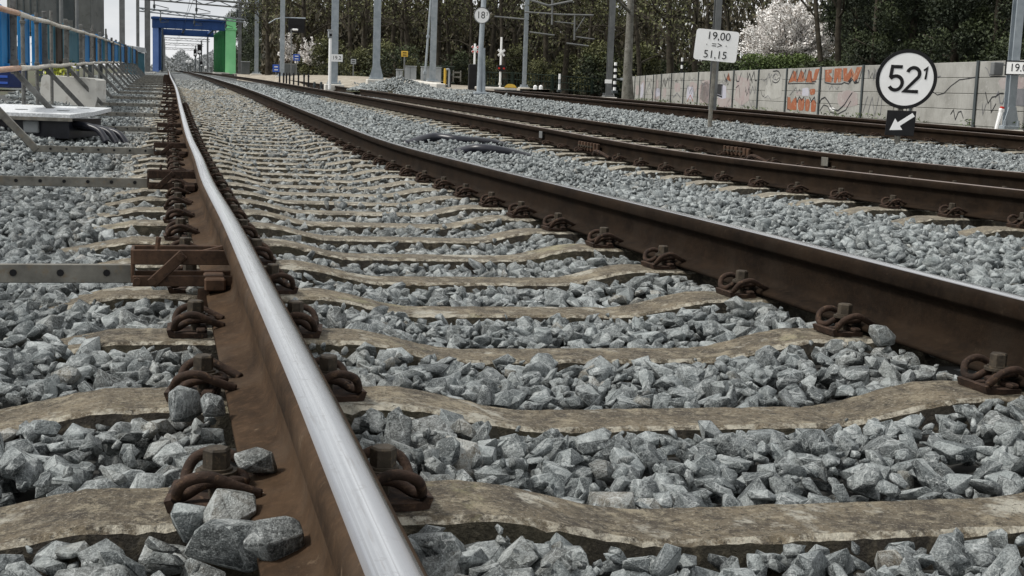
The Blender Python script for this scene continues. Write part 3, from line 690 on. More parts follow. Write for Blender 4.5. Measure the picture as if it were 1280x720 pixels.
def rail_joint(off, side, u, label):
    y = find_y(X2, D2, off, -.1, u); p, N, T = along(X2, D2, y, off+side*.045, -.095)
    r = empty('insulated_joint', p, label, 'rail joint')
    mb = MB(); mb.box((0, 0, 0), (.03, .62, .075), N, T, ch=.006)
    for k in range(6): mb.box(N*side*.022+T*(-.25+.1*k), (.022, .035, .085), N, T, ch=.004)
    mb.build('fishplate', MT['rust_flat'], r)
    for k in range(6): mb = MB(); mb.tube([N*side*.03+T*(-.2+.08*k)+UPZ*.0, N*side*.05+T*(-.2+.08*k)], .013, 6); mb.build('bolt', MT['bolt'], r)
    mb = MB(); mb.tube(smooth_path([T*(-.42)+N*side*.05-UPZ*.03, T*(-.55)+N*side*.12-UPZ*.05, T*(-.75)+N*side*.16-UPZ*.01, T*(-.95)+N*side*.1-UPZ*.06], 6), .016, 6); mb.build('bond_cable', MT['rust'], r)
    return r
rail_joint(-G, -1, 741, 'ribbed insulated joint bolted to the near rail of the middle track')
rail_joint(G, -1, 925, 'ribbed insulated joint bolted to the far rail of the middle track')
for off, side, u, c, lab in ((-G, -1, 680, 'mast_dark', 'small pale square plate fixed to the near rail of the middle track'), (G, -1, 1035, 'galv', 'small pale grey square plate fixed to the far rail of the middle track')):
    y = find_y(X2, D2, off, -.08, u); p, N, T = along(X2, D2, y, off+side*.041, -.075)
    mb = MB(); mb.box((0, 0, 0), (.008, .12, .075), N, T, ch=.002); tag(mb.build('marker_plate', MT[c], None, loc=p), lab, 'plate')
for u, v, lab in ((742, 193, 'small orange marker block at the foot of the near rail of the middle track'),):
    p = ground_pix(u, v); mb = MB(); mb.box((0, 0, .03), (.09, .06, .05), ch=.012); mb.box((0.03, 0.02, .055), (.03, .03, .02), ch=.006)
    tag(mb.build('marker_block', MT['tube_orange'], None, loc=p), lab, 'marker')

# ------------------------------------------------------------------ site barrier on the left: clamps, bars, posts and tubes
YB = [3.3+3.22*i for i in range(19)]
def barrier_support(y, i):
    p = np.array([float(X1(y))-G, y, float(prof(y))]); lab = ['rusty rail clamp with a perforated bar, closest to the camera', 'bolted grey bar clamped to the left rail, second from the camera',
        'third support bar, its arm bending up at the left edge of the frame', 'barrier support with a post standing behind the checkered aluminium plate'][i] if i < 4 else 'grey steel barrier support further along the left rail'
    r = empty('barrier_support', p, lab, 'barrier support', 'barrier supports clamped to the left rail')
    m = MT['rust_flat'] if i == 0 else MT['rust']
    bar_m = MT['galv']
    mb = MB()          # clamp frame on the rail foot
    z0 = -.062; sh = .115
    K = lambda x, y_, z: (x+sh, y_, z)
    for yy in (-.045, .045):
        mb.box(K(-.225, yy, z0+.012), (.26, .008, .036), ch=.002); mb.box(K(-.225, yy, z0-.045), (.26, .008, .026), ch=.002)
    mb.box(K(-.355, 0, z0-.01), (.008, .09, .08), ch=.002); mb.box(K(-.096, 0, z0-.01), (.008, .09, .08), ch=.002)
    X_ = np.array([.72, 0, .69]); mb.box(K(-.275, -.053, z0-.015), (.105, .006, .026), X_, (0, 1, 0), np.cross(X_, (0, 1, 0)), ch=.002)
    for xx, zz in ((-.245, .014), (-.345, -.045), (-.115, -.045), (-.115, .014), (-.31, -.045)):
        mb.tube([K(xx, -.046, z0+zz), K(xx, -.060, z0+zz)], .009, 8)
    mb.tube([K(-.30, 0, z0+.02), K(-.295, .0, z0+.055)], .007, 6)
    mb.tube([K(-.22, -.03, z0+.015), K(-.11, .03, z0+.034)], .007, 6)
    mb.box((-.05, 0, -.112), (.05, .16, .03), ch=.004); mb.box((-.075, 0, -.150), (.03, .10, .05), ch=.004)
    mb.build('clamp', m, r)
    xb = -1.03
    mb = MB(); mb.box(((xb-.235)/2, 0, -.095), (abs(xb+.235), .012, .045), ch=.002)
    mb.box(((xb-.235)/2, .016, -.115), (abs(xb+.235), .032, .006))
    mb.mi = 1
    for k in range(7): mb.tube([(-.30-.105*k, -.0062, -.093), (-.30-.105*k, -.009, -.093)], .0085, 8)
    mb.build('bar', [bar_m, MT['black']], r)
    xt, zt = xb-.46, .40
    mb = MB(); d = np.array([xt-xb, 0, zt+.095]); L = np.linalg.norm(d); d /= L; 
    mb.box(np.array([(xt+xb)/2, .004, (zt-.095)/2]), (L+.03, .04, .05), d, (0, 1, 0), np.cross(d, (0, 1, 0)), ch=.004); mb.build('brace', MT['galv'] if i < 3 else MT['post_dark'], r)
    mb = MB(); mb.box((xt, 0, zt+.30), (.055, .05, .66), ch=.006); mb.box((xt, 0, zt+.05), (.075, .07, .10), ch=.005)
    mb.build('post', MT['post_dark'], r)
    mb = MB()
    for z in (zt+.025, zt+.51): mb.box((xt+.035, 0, z), (.05, .07, .05), ch=.006)
    mb.build('tube_holder', MT['post_dark'], r)
    return p+np.array([xt, 0, zt])
tops = [barrier_support(y, i) for i, y in enumerate(YB)]
for lvl, z in (('upper', .51), ('lower', .025)):
    for i in range(len(tops)-1):
        a, b = tops[i]+(0.045, .0, z), tops[i+1]+(0.045, .0, z); c = 'tube_orange' if i == 2 else 'tube_white'
        mb = MB(); w = b-a; mb.tube([w*.004, w*.5-UPZ*.012, w*.996], .024, 8)
        lab = ('%s faded orange barrier tube at the left edge' % lvl) if i == 2 else ('%s dirty white barrier tube beside the orange one' % lvl if i == 3 else '%s white barrier tube further along the left side' % lvl)
        tag(mb.build('barrier_tube', MT[c], None, True, loc=a), lab, 'barrier tube', 'barrier tubes between the posts')
# upright boards fixed behind the tubes
def between(u):                                            # y along the barrier line seen at pixel column u
    return min(np.arange(9, 66, .02), key=lambda y: abs(640+F*((np.array([tops[0][0]-.06, y, prof(y)+.7])-CAM) @ rt)/depth(np.array([tops[0][0]-.06, y, prof(y)+.7]))-u))
BOARDS = [(13, 24, 'blue_board', 'bright blue upright board at the left end of the barrier'), (38, 48, 'blue_board', 'bright blue upright board right of the first post'), (54.5, 62.5, 'blue_board', 'deep blue upright board touching the second post'), (72, 79, 'teal_board', 'narrow teal board left of the grey upright pole'), (81, 88, 'dark_board', 'dark brown board behind the second pair of tubes'),
          (91, 108, 'teal_board', 'wide teal board behind the barrier'), (111, 120.5, 'blue_board', 'blue board right of the wide teal one'), (122.5, 128, 'dark_board', 'dark board among the far blue boards'), (129.5, 136, 'blue_board', 'pale blue board among the far posts')]
u = 138
while u < 186:
    k = ('blue_board', 'teal_board', 'blue_board', 'dark_board')[len(BOARDS) % 4]
    BOARDS.append((u, u+4.0-(u-138)*.04, k, 'narrow %s board near the far end of the barrier' % {'dark_board': 'dark', 'teal_board': 'teal', 'blue_board': 'blue'}[k])); u += 4.6-(u-138)*.04
for u, hgt in ((33, .62), (50.5, .66), (69, .74), (89.5, .60), (109.5, .62), (121, .78), (128.5, .60), (137.5, .82), (147, .62), (156, .74), (164, .62), (171, .70), (177, .60), (182, .66)):
    y = between(u); p = np.array([tops[0][0]-.03, y, float(prof(y))+.32]); mb = MB(); mb.tube([(0, 0, -.35), (0, 0, hgt)], .019, 8); mb.box((0, 0, hgt*.2), (.05, .05, .03), ch=.004); mb.box((0, 0, hgt*.85), (.05, .05, .03), ch=.004)
    tag(mb.build('fence_stake', MT['post_dark'], None, loc=p), 'thin grey stake standing between the upright barrier boards', 'stake', 'thin stakes of the barrier')
for a, b, c, lab in BOARDS:
    b = b-(b-a)*.06
    ya, yb = between(a), between(b)
    if yb-ya < .12: yb = ya+.12
    p = np.array([tops[0][0]-.10, (ya+yb)/2, float(prof((ya+yb)/2))+.40]); L = abs(yb-ya); mb = MB(); mb.box((0, 0, .28), (.03, L, .56), ch=.005)
    for s in (-1, 1): mb.box((.02, s*(L/2-.03), .28), (.016, .035, .56), ch=.003)
    for z in (.05, .52): mb.box((.03, 0, z), (.05, .05, .03), ch=.004)
    far = a > 137
    tag(mb.build('barrier_board', MT[c], None, loc=p), lab, 'board', 'upright boards behind the barrier tubes')
for u, d, lab in ((77.5, 21, 'thin grey pole standing just right of the second barrier post'), (97, 24, 'tall thin grey pole in front of the second grey cabin'), (127, 36, 'short grey stake rising above the far boards'), (133, 39, 'short grey stake just left of the tall mast')):
    top = {77.5: 0, 97: -6, 127: 39, 133: 42}[u]; b = at(u, 90, d); t = at(u, top, d); gz = float(ground_z(b[0], b[1]))
    mb = MB(); mb.tube([(0, 0, gz-b[2]-.1), (0, 0, float(t[2]-b[2]))], .03, 8); mb.box((0, 0, float(t[2]-b[2])*.55), (.1, .03, .06), ch=.004); tag(mb.build('pole', MT['mast_dark'], None, loc=b), lab, 'pole', 'poles behind the barrier')

# things lying beside the barrier
def slab_from(u0, u1, v_top, v_base, d, depth_m, name, label, cat, m, ch=.01, lean=0):
    b0, b1 = at(u0, v_base, d), at(u1, v_base, d); w = float(np.linalg.norm(b1-b0)); h = (v_base-v_top)*d/F
    c = (b0+b1)/2; X = np.array([cy, -sy, 0]); Y = np.array([sy, cy, 0])
    return c, w, h, X, Y
# pale concrete block
c, w, h, X, Y = slab_from(52, 121, 98, 130, 18.5, .5, '', '', '', None)
mb = MB(); poly = [(-w/2+.06, -.12), (w/2-.05, -.12), (w/2, .08), (w/2, h-.02), (w/2-.03, h), (-w/2+.03, h+.03), (-w/2, h-.02), (-w/2-.02, h*.45)]
mb.prism(poly, -Y*.0, X, UPZ, Y, .42); mb.box(UPZ*(h+.0)+Y*.2+X*.1, (w*.5, .1, .02), X, Y, ch=.005)
tag(mb.build('concrete_block', MT['concrete'], None, loc=c), 'pale concrete block behind the slanting barrier braces', 'concrete block')
# aluminium chequer plate platform with legs, cables coming out from under it
c = at(50, 147, 11.6); X = np.array([cy, -sy, 0]); Y = np.array([sy, cy, 0])
r = empty('work_platform', c, 'flat aluminium chequer plate platform over a gap filled in dark as shade at the left edge', 'platform')
q = at(105, 129, 12.9)-c; q0 = at(104, 141, 11.7)-c
mb = MB(); zt = 0.0; wl = 0.72
poly = [(-wl, 0), (.26, 0), (.33, .45), (.30, 1.05), (-wl, 1.05)]
YT = Y+UPZ*.045
_pr = mb.prism; mb.prism(poly, UPZ*.0, X, YT, UPZ, .035); mb.mi = 1
for px, py in ((-.30, .38), (.06, .42), (-.2, .8), (.1, .85)): mb.prism([(px+.05*math.cos(t)*1.2, py+.022*math.sin(t)) for t in np.linspace(0, 2*math.pi, 14)[:-1]], UPZ*.037, X, YT, UPZ, .002)
mb.build('plate', [MT['checker'], MT['cab_dark']], r)
mb = MB(); mb.prism([(-wl, 0), (.28, 0), (.28, -.03), (-wl, -.03)][::-1], UPZ*.005-Y*.004, X, UPZ, -Y, .004); mb.build('front_edge', MT['galv'], r)
mb = MB(); mb.box(-X*.25+Y*.6-UPZ*.10, (.9, .9, .16), X, Y); mb.build('base', MT['rubber'], r)  # black block filling the gap under the plate, painted stand-in for shade
mb = MB(); mb.box(-X*.12+Y*.12-UPZ*.085, (.13, .05, .11), X, Y, ch=.01); mb.build('foot', MT['cabinet'], r)
for k in range(3):
    p0 = c+X*(-.05+.04*k)+Y*(.30+.10*k)-UPZ*(.055+.018*k); pts = [p0, p0+X*.25-Y*.03, p0+X*(.40+.02*k)-Y*(.10)-UPZ*.012, p0+X*(.52+.02*k)-Y*.16-UPZ*.05, p0+X*(.60+.02*k)-Y*.22-UPZ*.14]
    mb = MB(); mb.tube([x-c for x in smooth_path(pts, 8)], .030, 8)
    tag(mb.build('cable', MT['rubber'], None, True, loc=c), ['black cable curving out from under the aluminium plate, front one', 'black cable under the aluminium plate, middle one of three', 'black cable under the aluminium plate, rear one of three'][k], 'cable')
# heap of rubble and pale scraps behind the platform
for k, (u, v, wp, tone, lab) in enumerate(((18, 122, 14, .9, 'white lump of rubble behind the aluminium plate, leftmost'), (29, 122, 11, .85, 'white lump of rubble in the middle behind the aluminium plate'), (38, 123, 12, .5, 'grey lump of rubble right behind the aluminium plate'), (33, 114, 12, .1, 'dark lump on top of the rubble behind the aluminium plate'), (14, 116, 12, .05, 'black lump at the left of the rubble'))):
    p = at(u, v, 15.5); V, Fc = rock_proto(500+k, 14, .03); s = wp*15.5/F
    o = obj_of('rubble', raw_mesh('rubble', V*s, Fc, MT['stone'], np.tile([tone, .1, .3, 1], (len(V), 1)))); o.location = [float(a) for a in p]; tag(o, lab, 'rubble', 'rubble behind the platform')
p = at(27, 130, 15.8); mb = MB(); 
Vn = [np.array([math.cos(t)*(.42+.05*math.sin(3*t)), math.sin(t)*.35, -.1]) for t in np.linspace(0, 2*math.pi, 19)[:-1]]; Vt = [v*np.array([.45, .45, 0])+np.array([0, 0, -.02+.02*math.sin(5*i)]) for i, v in enumerate(Vn)]
mb.add(Vn+Vt, [(i, (i+1) % 18, 18+(i+1) % 18, 18+i) for i in range(18)]+[tuple(range(18, 36))]); h_o = mb.build('earth_heap', MT['sand'], None, loc=p); h_o['kind'] = 'structure'
# yellow-green weed below the dark boards
def leaf_cloud(name, pts, size, m, parent=None, aspect=.6, tint=None, droop=None):
    n = len(pts); a = RNG.normal(size=(n, 3)); a /= np.linalg.norm(a, axis=1)[:, None]; b = np.cross(a, RNG.normal(size=(n, 3))); b /= np.linalg.norm(b, axis=1)[:, None]
    if droop is not None: a = droop
    if droop is not None: b = np.cross(a, RNG.normal(size=(n, 3))); b /= np.linalg.norm(b, axis=1)[:, None]
    s = (size*RNG.uniform(.6, 1.4, n))[:, None] if np.isscalar(size) else size[:, None]
    V = np.stack([pts-a*s*.5, pts+b*s*.5*aspect+a*s*.05, pts+a*s*.5, pts-b*s*.5*aspect+a*s*.05], 1).reshape(-1, 3)
    if tint is None: tint = np.stack([RNG.random(n), np.zeros(n), RNG.random(n), np.ones(n)], -1)
    return obj_of(name, raw_mesh(name, V, np.arange(4*n).reshape(n, 4), m, np.repeat(tint, 4, 0), 4), parent)
p = at(75, 93, 19); r = empty('weed', p, 'yellow-green weed growing under the barrier beside the concrete block', 'weed')
q = RNG.normal(size=(260, 3))*np.array([.10, .08, .06])+np.array([0, 0, .06]); o = leaf_cloud('leaves', q, .05, MT['yellow_leaf'], r)
mb = MB()
for k in range(7): a = q[k]; mb.tube([(0, 0, -.12), a*.6, a], .005, 4)
mb.build('stem', MT['bark'], r)

# grey site cabins and a navy container behind the barrier
def cabin(u0, u1, d, label, dark):
    b = at((u0+u1)/2, 92, d); w = (u1-u0)*d/F; gz = float(ground_z(b[0], b[1])); b = np.array([b[0], b[1], gz]); X, Y = np.array([cy, -sy, 0]), np.array([sy, cy, 0])
    r = empty('site_cabin', b, label, 'cabin', 'grey cabins behind the barrier'); z0 = float(at(50, 41, d)[2])-gz; H = 2.9
    mb = MB(); mb.box(UPZ*(z0+(H-z0)/2)+Y*.5, (w, 1.0, H-z0), X, Y, ch=.02); mb.build('body', MT['cab_grey'], r)
    mb = MB()
    for k in (-.5, .5):
        for q in (0.1, .9): mb.box(X*(w*k*.86)+Y*q+UPZ*(z0/2), (.07, .07, z0), X, Y)
    mb.box(UPZ*(z0-.03)+Y*.5, (w*.9, .9, .05), X, Y); mb.build('stand', MT['cab_dark'], r)
    mb = MB()
    if dark:
        mb.box(X*(-w*.18)+UPZ*(z0+.62)-Y*.006, (w*.5, .012, 1.1), X, Y, ch=.004); mb.build('panel', MT['cab_dark'], r)
        mb = MB(); mb.box(X*(-w*.1)+UPZ*(z0+.2)-Y*.014, (w*.28, .006, .2), X, Y, ch=.003); mb.build('vent', MT['cab_grey'], r)
    else:
        for k in range(5): mb.box(X*(w*(-.4+.2*k))+UPZ*(z0+(H-z0)/2)-Y*.012, (.03, .02, H-z0-.1), X, Y, ch=.004)
        mb.build('rib', MT['cab_dark'], r)
cabin(10, 52, 29, 'tall ribbed grey cabin at the far left edge', False); cabin(67, 114, 31, 'tall grey cabin with a dark door panel, beside the open sky', True)
b = at(4, 92, 23); gz = float(ground_z(b[0], b[1])); X, Y = np.array([cy, -sy, 0]), np.array([sy, cy, 0]); b[2] = gz
r = empty('container', b, 'navy blue ribbed container at the left frame edge below the cabins', 'container')
mb = MB(); mb.box(-X*.5+Y*.4+UPZ*.33, (1.2, .8, .66), X, Y, ch=.01); mb.build('body', MT['navy'], r); mb = MB()
for k in range(6): mb.box(-X*.5-Y*.012+UPZ*(.08+.105*k), (1.16, .02, .04), X, Y, ch=.004)
mb.build('rib', MT['sign_blue'], r)
mb = MB(); mb.box(-X*.5+Y*.4+UPZ*.69, (1.24, .84, .05), X, Y, ch=.01); mb.build('roof', MT['cab_dark'], r)

# ------------------------------------------------------------------ masts, gantries and wires
def gz_at(p): return float(ground_z(p[0], p[1]))
def h_mast(u, v, d, w_px, label, group, m='mast', top=7.5, flare=False, extra=None, name='catenary_mast'):
    b = at(u, v, d); w = w_px*d/F; r = empty(name, b, label, 'mast', group)
    X, Y = np.array([cy, -sy, 0]), np.array([sy, cy, 0]); a = math.radians(12); X, Y = math.cos(a)*X+math.sin(a)*Y, -math.sin(a)*X+math.cos(a)*Y
    mb = MB(); t = w*.09; H = top
    for s in (-1, 1): mb.box(Y*s*(w*.42)+UPZ*(H/2-.1), (w*.92, t, H), X, Y, ch=.004)
    mb.box(UPZ*(H/2-.1), (t, w*.84-t, H), X, Y)
    mb.build('post', MT[m], r)
    mb = MB(); mb.box(UPZ*.02, (w*1.9, w*1.7, .05), X, Y, ch=.006)
    if flare:
        for s in (-1, 1):
            mb.prism([(0, 0), (w*.95*s, 0), (w*.42*s, w*2.0), (0, w*2.0)][::s], UPZ*.045-Y*(w*.48), X, UPZ, Y, -.02)
    for sx in (-1, 1):
        for sy_ in (-1, 1): mb.tube([X*sx*w*.75+Y*sy_*w*.6+UPZ*.04, X*sx*w*.75+Y*sy_*w*.6+UPZ*.12], .025, 6)
    mb.build('base_plate', MT[m], r)
    mb = MB(); mb.box(UPZ*(-.35), (w*2.6, w*2.4, .68), X, Y, ch=.02); mb.build('footing', MT['kerb'], r)
    return r, b, w, X, Y
LM = 'catenary masts on the left side'; RM = 'catenary masts on the right side'
h_mast(153, 92, 48, 6.8, 'tall dull grey mast standing alone against the sky at the left', LM, 'mast_dark')
h_mast(172.5, 91, 80, 4, 'thin grey mast next to the blue portal, left of the thicker one', LM, 'mast_dark', 6.5)
h_mast(184.5, 90, 100, 7, 'thick grey mast hiding the left leg of the blue portal', LM, 'mast_dark', 7.5)
h_mast(299.5, 92.5, 111, 4.6, 'grey mast directly right of the green portal leg', RM, 'mast_dark', 6.0)
h_mast(320.5, 92, 85, 5.2, 'grey mast in front of the dark evergreens, second right of the green leg', RM, 'mast', 5.6)
h_mast(352.5, 95, 70, 6, 'grey mast carrying the black panel on a bracket', RM, 'mast', 7)
r420, b420, w420, X420, Y420 = h_mast(417.5, 105, 45, 9, 'wide blue-grey mast with a white number plate', RM, 'mast', 7)
h_mast(470, 99, 46, 9, 'blue-grey mast with a flared foot behind the gravel heap', RM, 'mast', 7, True)
h_mast(540.5, 102, 55, 7.4, 'blue-grey mast beside the pale cabinets', RM, 'mast', 7)
r660, b660, _, X660, Y660 = h_mast(655, 109, 65, 5, 'slim grey mast with overhead wire arms at mid frame', RM, 'mast', 6.0)
r1265, b1265, w1265, X1265, Y1265 = h_mast(1259.5, 161, 19.5, 11.5, 'big grey mast at the right edge carrying the 19.0 plate', RM, 'mast', 5, True)
h_mast(760.5, 121, 45, 7, 'dark steel post with a white plate left of the pale trunk', RM, 'mast_dark', 5.5)
p895 = at(889, 148, 26); h_mast(889.5, 148, 26, 8.6, 'dark grey mast behind the 19,00 plate', RM, 'mast_dark', 4.5)

def plate(parent, p_rel, X, Y, w, h, fm, border=None, bw=.01, name='number_plate'):
    """upright plate: X right, Y towards the viewer"""
    mb = MB(); mb.box(p_rel, (w, .006, h), X, Y, ch=.001)
    if border: mb.mi = 1; 
    o = mb.build(name, [MT[fm]] + ([MT[border]] if border else []), parent)
    if border:
        mb = MB(); y0 = p_rel-Y*.0045
        for s in (-1, 1):
            mb.box(y0+UPZ*s*(h/2-bw/2), (w, .003, bw), X, Y); mb.box(y0+X*s*(w/2-bw/2), (bw, .003, h-2*bw), X, Y)
        mb.build('border', MT[border], o)
    return o
# 19.2 plate on the wide mast, white post with a lamp box beside it
fX, fU, fZ = facing(b420)
c = at(421, 72.5, 44.6)-b420; o = plate(r420, c, fX, -fZ, 14.5*44.6/F, 9*44.6/F, 'white')
mb = MB(); put_text(mb, '19.2', .17, c+fZ*.006, fX, UPZ, fZ, .001); mb.build('lettering', MT['black'], o)
b = at(412, 106, 44.2); r = empty('marker_post', b, 'slim white post with a small grey box on top, left of the 19.2 mast', 'post')
mb = MB(); mb.tube([(0, 0, -.15), (0, 0, 1.5)], .05, 10); mb.build('post', MT['white'], r)
mb = MB(); mb.box((0, 0, 1.62), (.15, .15, .22), ch=.015); mb.box((0, 0, 1.75), (.19, .19, .03), ch=.005); mb.build('box', MT['cabinet'], r)
mb = MB(); mb.box((0, -.08, 1.6), (.08, .02, .08)); mb.build('lens', MT['black'], r)
# 19.0 plate at the right edge with its bracket
fX, fU, fZ = facing(b1265)
c = at(1273, 85, 19.3)-b1265; o = plate(r1265, c, fX, -fZ, 31*19.3/F, 18*19.3/F, 'white', 'black', .018)
mb = MB(); put_text(mb, '19.0', .155, c+fZ*.006, fX, UPZ, fZ, .001, .9); mb.build('lettering', MT['black'], o)
c = at(1246, 86, 19.9)-b1265; mb = MB(); mb.box(c, (.16, .10, .19), X1265, Y1265, ch=.01); mb.tube([c-UPZ*.11-X1265*.1, c-UPZ*.11+X1265*.15], .012, 6); mb.tube([c+UPZ*.06, c+UPZ*.06+X1265*.25], .012, 6); mb.build('junction_box', MT['mast_dark'], r1265)
b = at(1244, 160, 19.2); r = empty('balise_post', b, 'small leaning white stake with a red tip at the foot of the right mast', 'stake')
mb = MB(); mb.tube([(0, 0, -.1), (.07, 0, .22)], [.025, .035], 8); mb.build('stake', MT['white'], r); mb = MB(); mb.box((.078, 0, .25), (.07, .06, .06), ch=.012); mb.build('head', MT['white'], r); mb = MB(); mb.tube([(.082, 0, .275), (.086, 0, .305)], .03, 8); mb.build('tip', MT['red'], r)
# black panel on a bracket, blossomish lamp
b = at(352.5, 22, 70); fX, fU, fZ = facing(b)
r = empty('black_panel', b, 'black rectangular panel hanging from the bracket of a mast', 'panel')
mb = MB(); c = at(370.5, 32, 70)-b; mb.box(c, (20*70/F, .12, 17.5*70/F), fX, -fZ, ch=.02); mb.box(c+UPZ*.02-fX*.05+fZ*.07, (18*70/F, .02, .03), fX, -fZ); mb.build('board', MT['black'], r)
mb = MB(); mb.tube([at(352, 22, 70)-b, at(382, 23, 70)-b], .035, 8); mb.tube([at(353, 22, 70)-b, at(344, 24, 70)-b, at(336, 29, 70)-b], .025, 6); mb.build('bracket', MT['mast'], r)
b = at(364, 96, 68); r = empty('street_lamp', b, 'thin lamp post with a small white lantern below the black panel', 'street lamp')
mb = MB(); top = at(364, 37, 68)-b; mb.tube([(0, 0, -.1), top, top+fX*.1+UPZ*.05], .03, 6); mb.build('post', MT['mast_dark'], r)
mb = MB(); mb.box(top+fX*.2, (.28, .14, .10), fX, -fZ, ch=.03); mb.build('lantern', MT['lamp'], r)

def gantry(pa, pb, label, depth_m=.3, group='gantries over the tracks', drops=3, m='mast_dark', fine=True):
    r = empty('gantry', pa, label, 'gantry', group); v = pb-pa; L = np.linalg.norm(v); d = v/L; n = np.cross(d, UPZ)
    mb = MB()
    for o in (0, 1): mb.tube([UPZ*(-.0-o*depth_m), v-UPZ*o*depth_m], .07 if o == 0 else .05, 6)
    k = max(4, int(L/.9))
    for i in range(k):
        a, b = v*i/k, v*(i+1)/k; mb.tube([a-UPZ*(depth_m if i % 2 else 0), b-UPZ*(0 if i % 2 else depth_m)], .025, 4)
    mb.build('beam', MT[m], r)
    if fine:
        for i in range(drops):
            q = v*((i+.6)/(drops+.2)); mb = MB(); mb.tube([q, q-UPZ*.9], .04, 6); mb.tube([q-UPZ*.55, q-UPZ*.7+d*.9], .025, 5); mb.tube([q-UPZ*.9, q-UPZ*.78+d*.9], .02, 5)
            mb.tube([q-UPZ*.55, q-UPZ*.75], .075, 8); mb.build('insulator_arm', MT['cab_dark'], r)
    return r
gantry(at(174, 10, 100), at(305, 24.5, 111), 'pale gantry beam running just above the blue portal', .22, m='mast')
gantry(at(160, -9, 80), at(326, 5.5, 85), 'gantry beam at the top edge above the green leg', .3)
# the far gantries seen through the portal
def rel(y, off, z=0): return np.array([float(X1(y))+off, y, float(prof(y))+z])
for k, y in enumerate((172, 205, 245, 290, 350)):
    r = gantry(rel(y, -1.7, 5.6), rel(y, 6.4, 5.6), 'distant gantry seen through the blue portal', .4, 'distant gantries beyond the portal', 0, 'mast_dark', False)
    o = rel(y, -1.7, 5.6)
    for off in (-1.5, 6.0):
        mb = MB(); q = rel(y, off, 0)-o; mb.box(q+UPZ*3.1, (.3, .3, 6.6)); mb.build('leg', MT['mast_dark'], r)
for off, lab in ((.9, 'overhead wire above the front track'), (4.6, 'overhead wire above the middle track')):
    for z, kind in ((5.0, 'contact'), (5.9, 'carrying')):
        P = []
        yy = [40, 85, 108, 150, 200, 250, 300, 360]
        for a, b in zip(yy[:-1], yy[1:]):
            for t in np.linspace(0, 1, 7)[:-1]:
                sag = .45*4*t*(1-t) if kind == 'carrying' else 0; y = a+(b-a)*t; P.append(rel(y, off, z-sag))
        o0 = P[0]; mb = MB(); mb.tube([p-o0 for p in P], .016, 4); tag(mb.build('wire', MT['cab_dark'], None, loc=o0), 'thin dark %s %s' % (kind, lab), 'wire')

# overhead arms by the slim mast
def P660(u, v): return at(u, v, 64)-b660
mb = MB(); mb.tube([P660(663, 0), P660(686, 7), P660(716, 1)], .06, 6); mb.tube([P660(656, 15), P660(700, 18), P660(742, 19)], .045, 6)
mb.tube([P660(690.5, -4), P660(690, 31)], .05, 6); mb.tube([P660(693, 27), P660(718, 29.5)], .03, 6); mb.tube([P660(718.5, 18), P660(718, 50)], .045, 6); mb.tube([P660(719, 40), P660(731, 21)], .03, 6); mb.tube([P660(720, 46), P660(743, 49)], .035, 6)
mb.tube([P660(662, 40), P660(693, 44)], .04, 6); mb.tube([P660(708, 54), P660(736, 57.5)], .04, 6); mb.build('arm', MT['mast_dark'], r660)
mb = MB(); mb.tube([P660(618, 20.5), P660(656, 24)], .04, 6); mb.build('cross_wire', MT['mast_dark'], r660)

# ------------------------------------------------------------------ blue and green bridge portal, signals beyond
b = rel(146, 0, 0); r = empty('bridge_portal', b, 'blue and green steel bridge portal over the tracks in the distance', 'bridge')
yA, yB = 146, 182; HT = 5.5
def R(y, off, z): return rel(y, off, z)-b
def quadbox(mb, y0, y1, o0, o1, z0, z1):
    c = [R(y, o, z) for z in (z0, z1) for y in (y0, y1) for o in (o0, o1)]; mb.add(c, [(0, 2, 3, 1), (4, 5, 7, 6), (0, 1, 5, 4), (2, 6, 7, 3), (0, 4, 6, 2), (1, 3, 7, 5)])
mb = MB(); quadbox(mb, yA, yA+1.2, -2.35, -1.75, -.2, HT); quadbox(mb, yB, yB+.6, -2.3, -1.8, -.2, HT); mb.build('left_leg', MT['bridge_pale'], r)
mb = MB(); quadbox(mb, yA+.4, yB, -1.75, -1.50, 0, HT); mb.build('left_wall', MT['bridge_blue'], r)
mb = MB(); quadbox(mb, yA-.1, yA+1.4, -2.4, 5.05, HT-1.15, HT-.25); quadbox(mb, yA-.3, yA+1.6, -2.5, 5.05, HT-.25, HT-.05); quadbox(mb, yB, yB+1, -1.9, 5.0, HT-1.0, HT-.2)
for o_ in np.arange(-1, 6.2, .9): quadbox(mb, yA-.18, yA-.1, o_, o_+.06, HT-1.3, HT-.3)
for o_ in (0.9, 4.2): quadbox(mb, yA+1.4, yB, o_, o_+.3, HT-.7, HT-.4)
mb.build('crossbeam', MT['bridge_blue'], r)
mb = MB(); quadbox(mb, yA-.4, yA+.8, 5.05, 6.1, -.3, HT+.15); quadbox(mb, yA-.5, yA+.9, 5.0, 6.2, HT-1.05, HT-.85); mb.build('right_leg', MT['green_light'], r)
mb = MB(); quadbox(mb, yA+.8, yB, 5.15, 5.35, 0, HT-.7)
for yy in np.arange(yA+2.5, yB, 3.2): quadbox(mb, yy, yy+.5, 4.97, 5.15, 0, HT-.7)
mb.build('right_wall', MT['green_dark'], r)
mb = MB(); quadbox(mb, yA-2, yA+5, 3.9, 5.4, -.35, .02); mb.build('foundation', MT['kerb'], r)
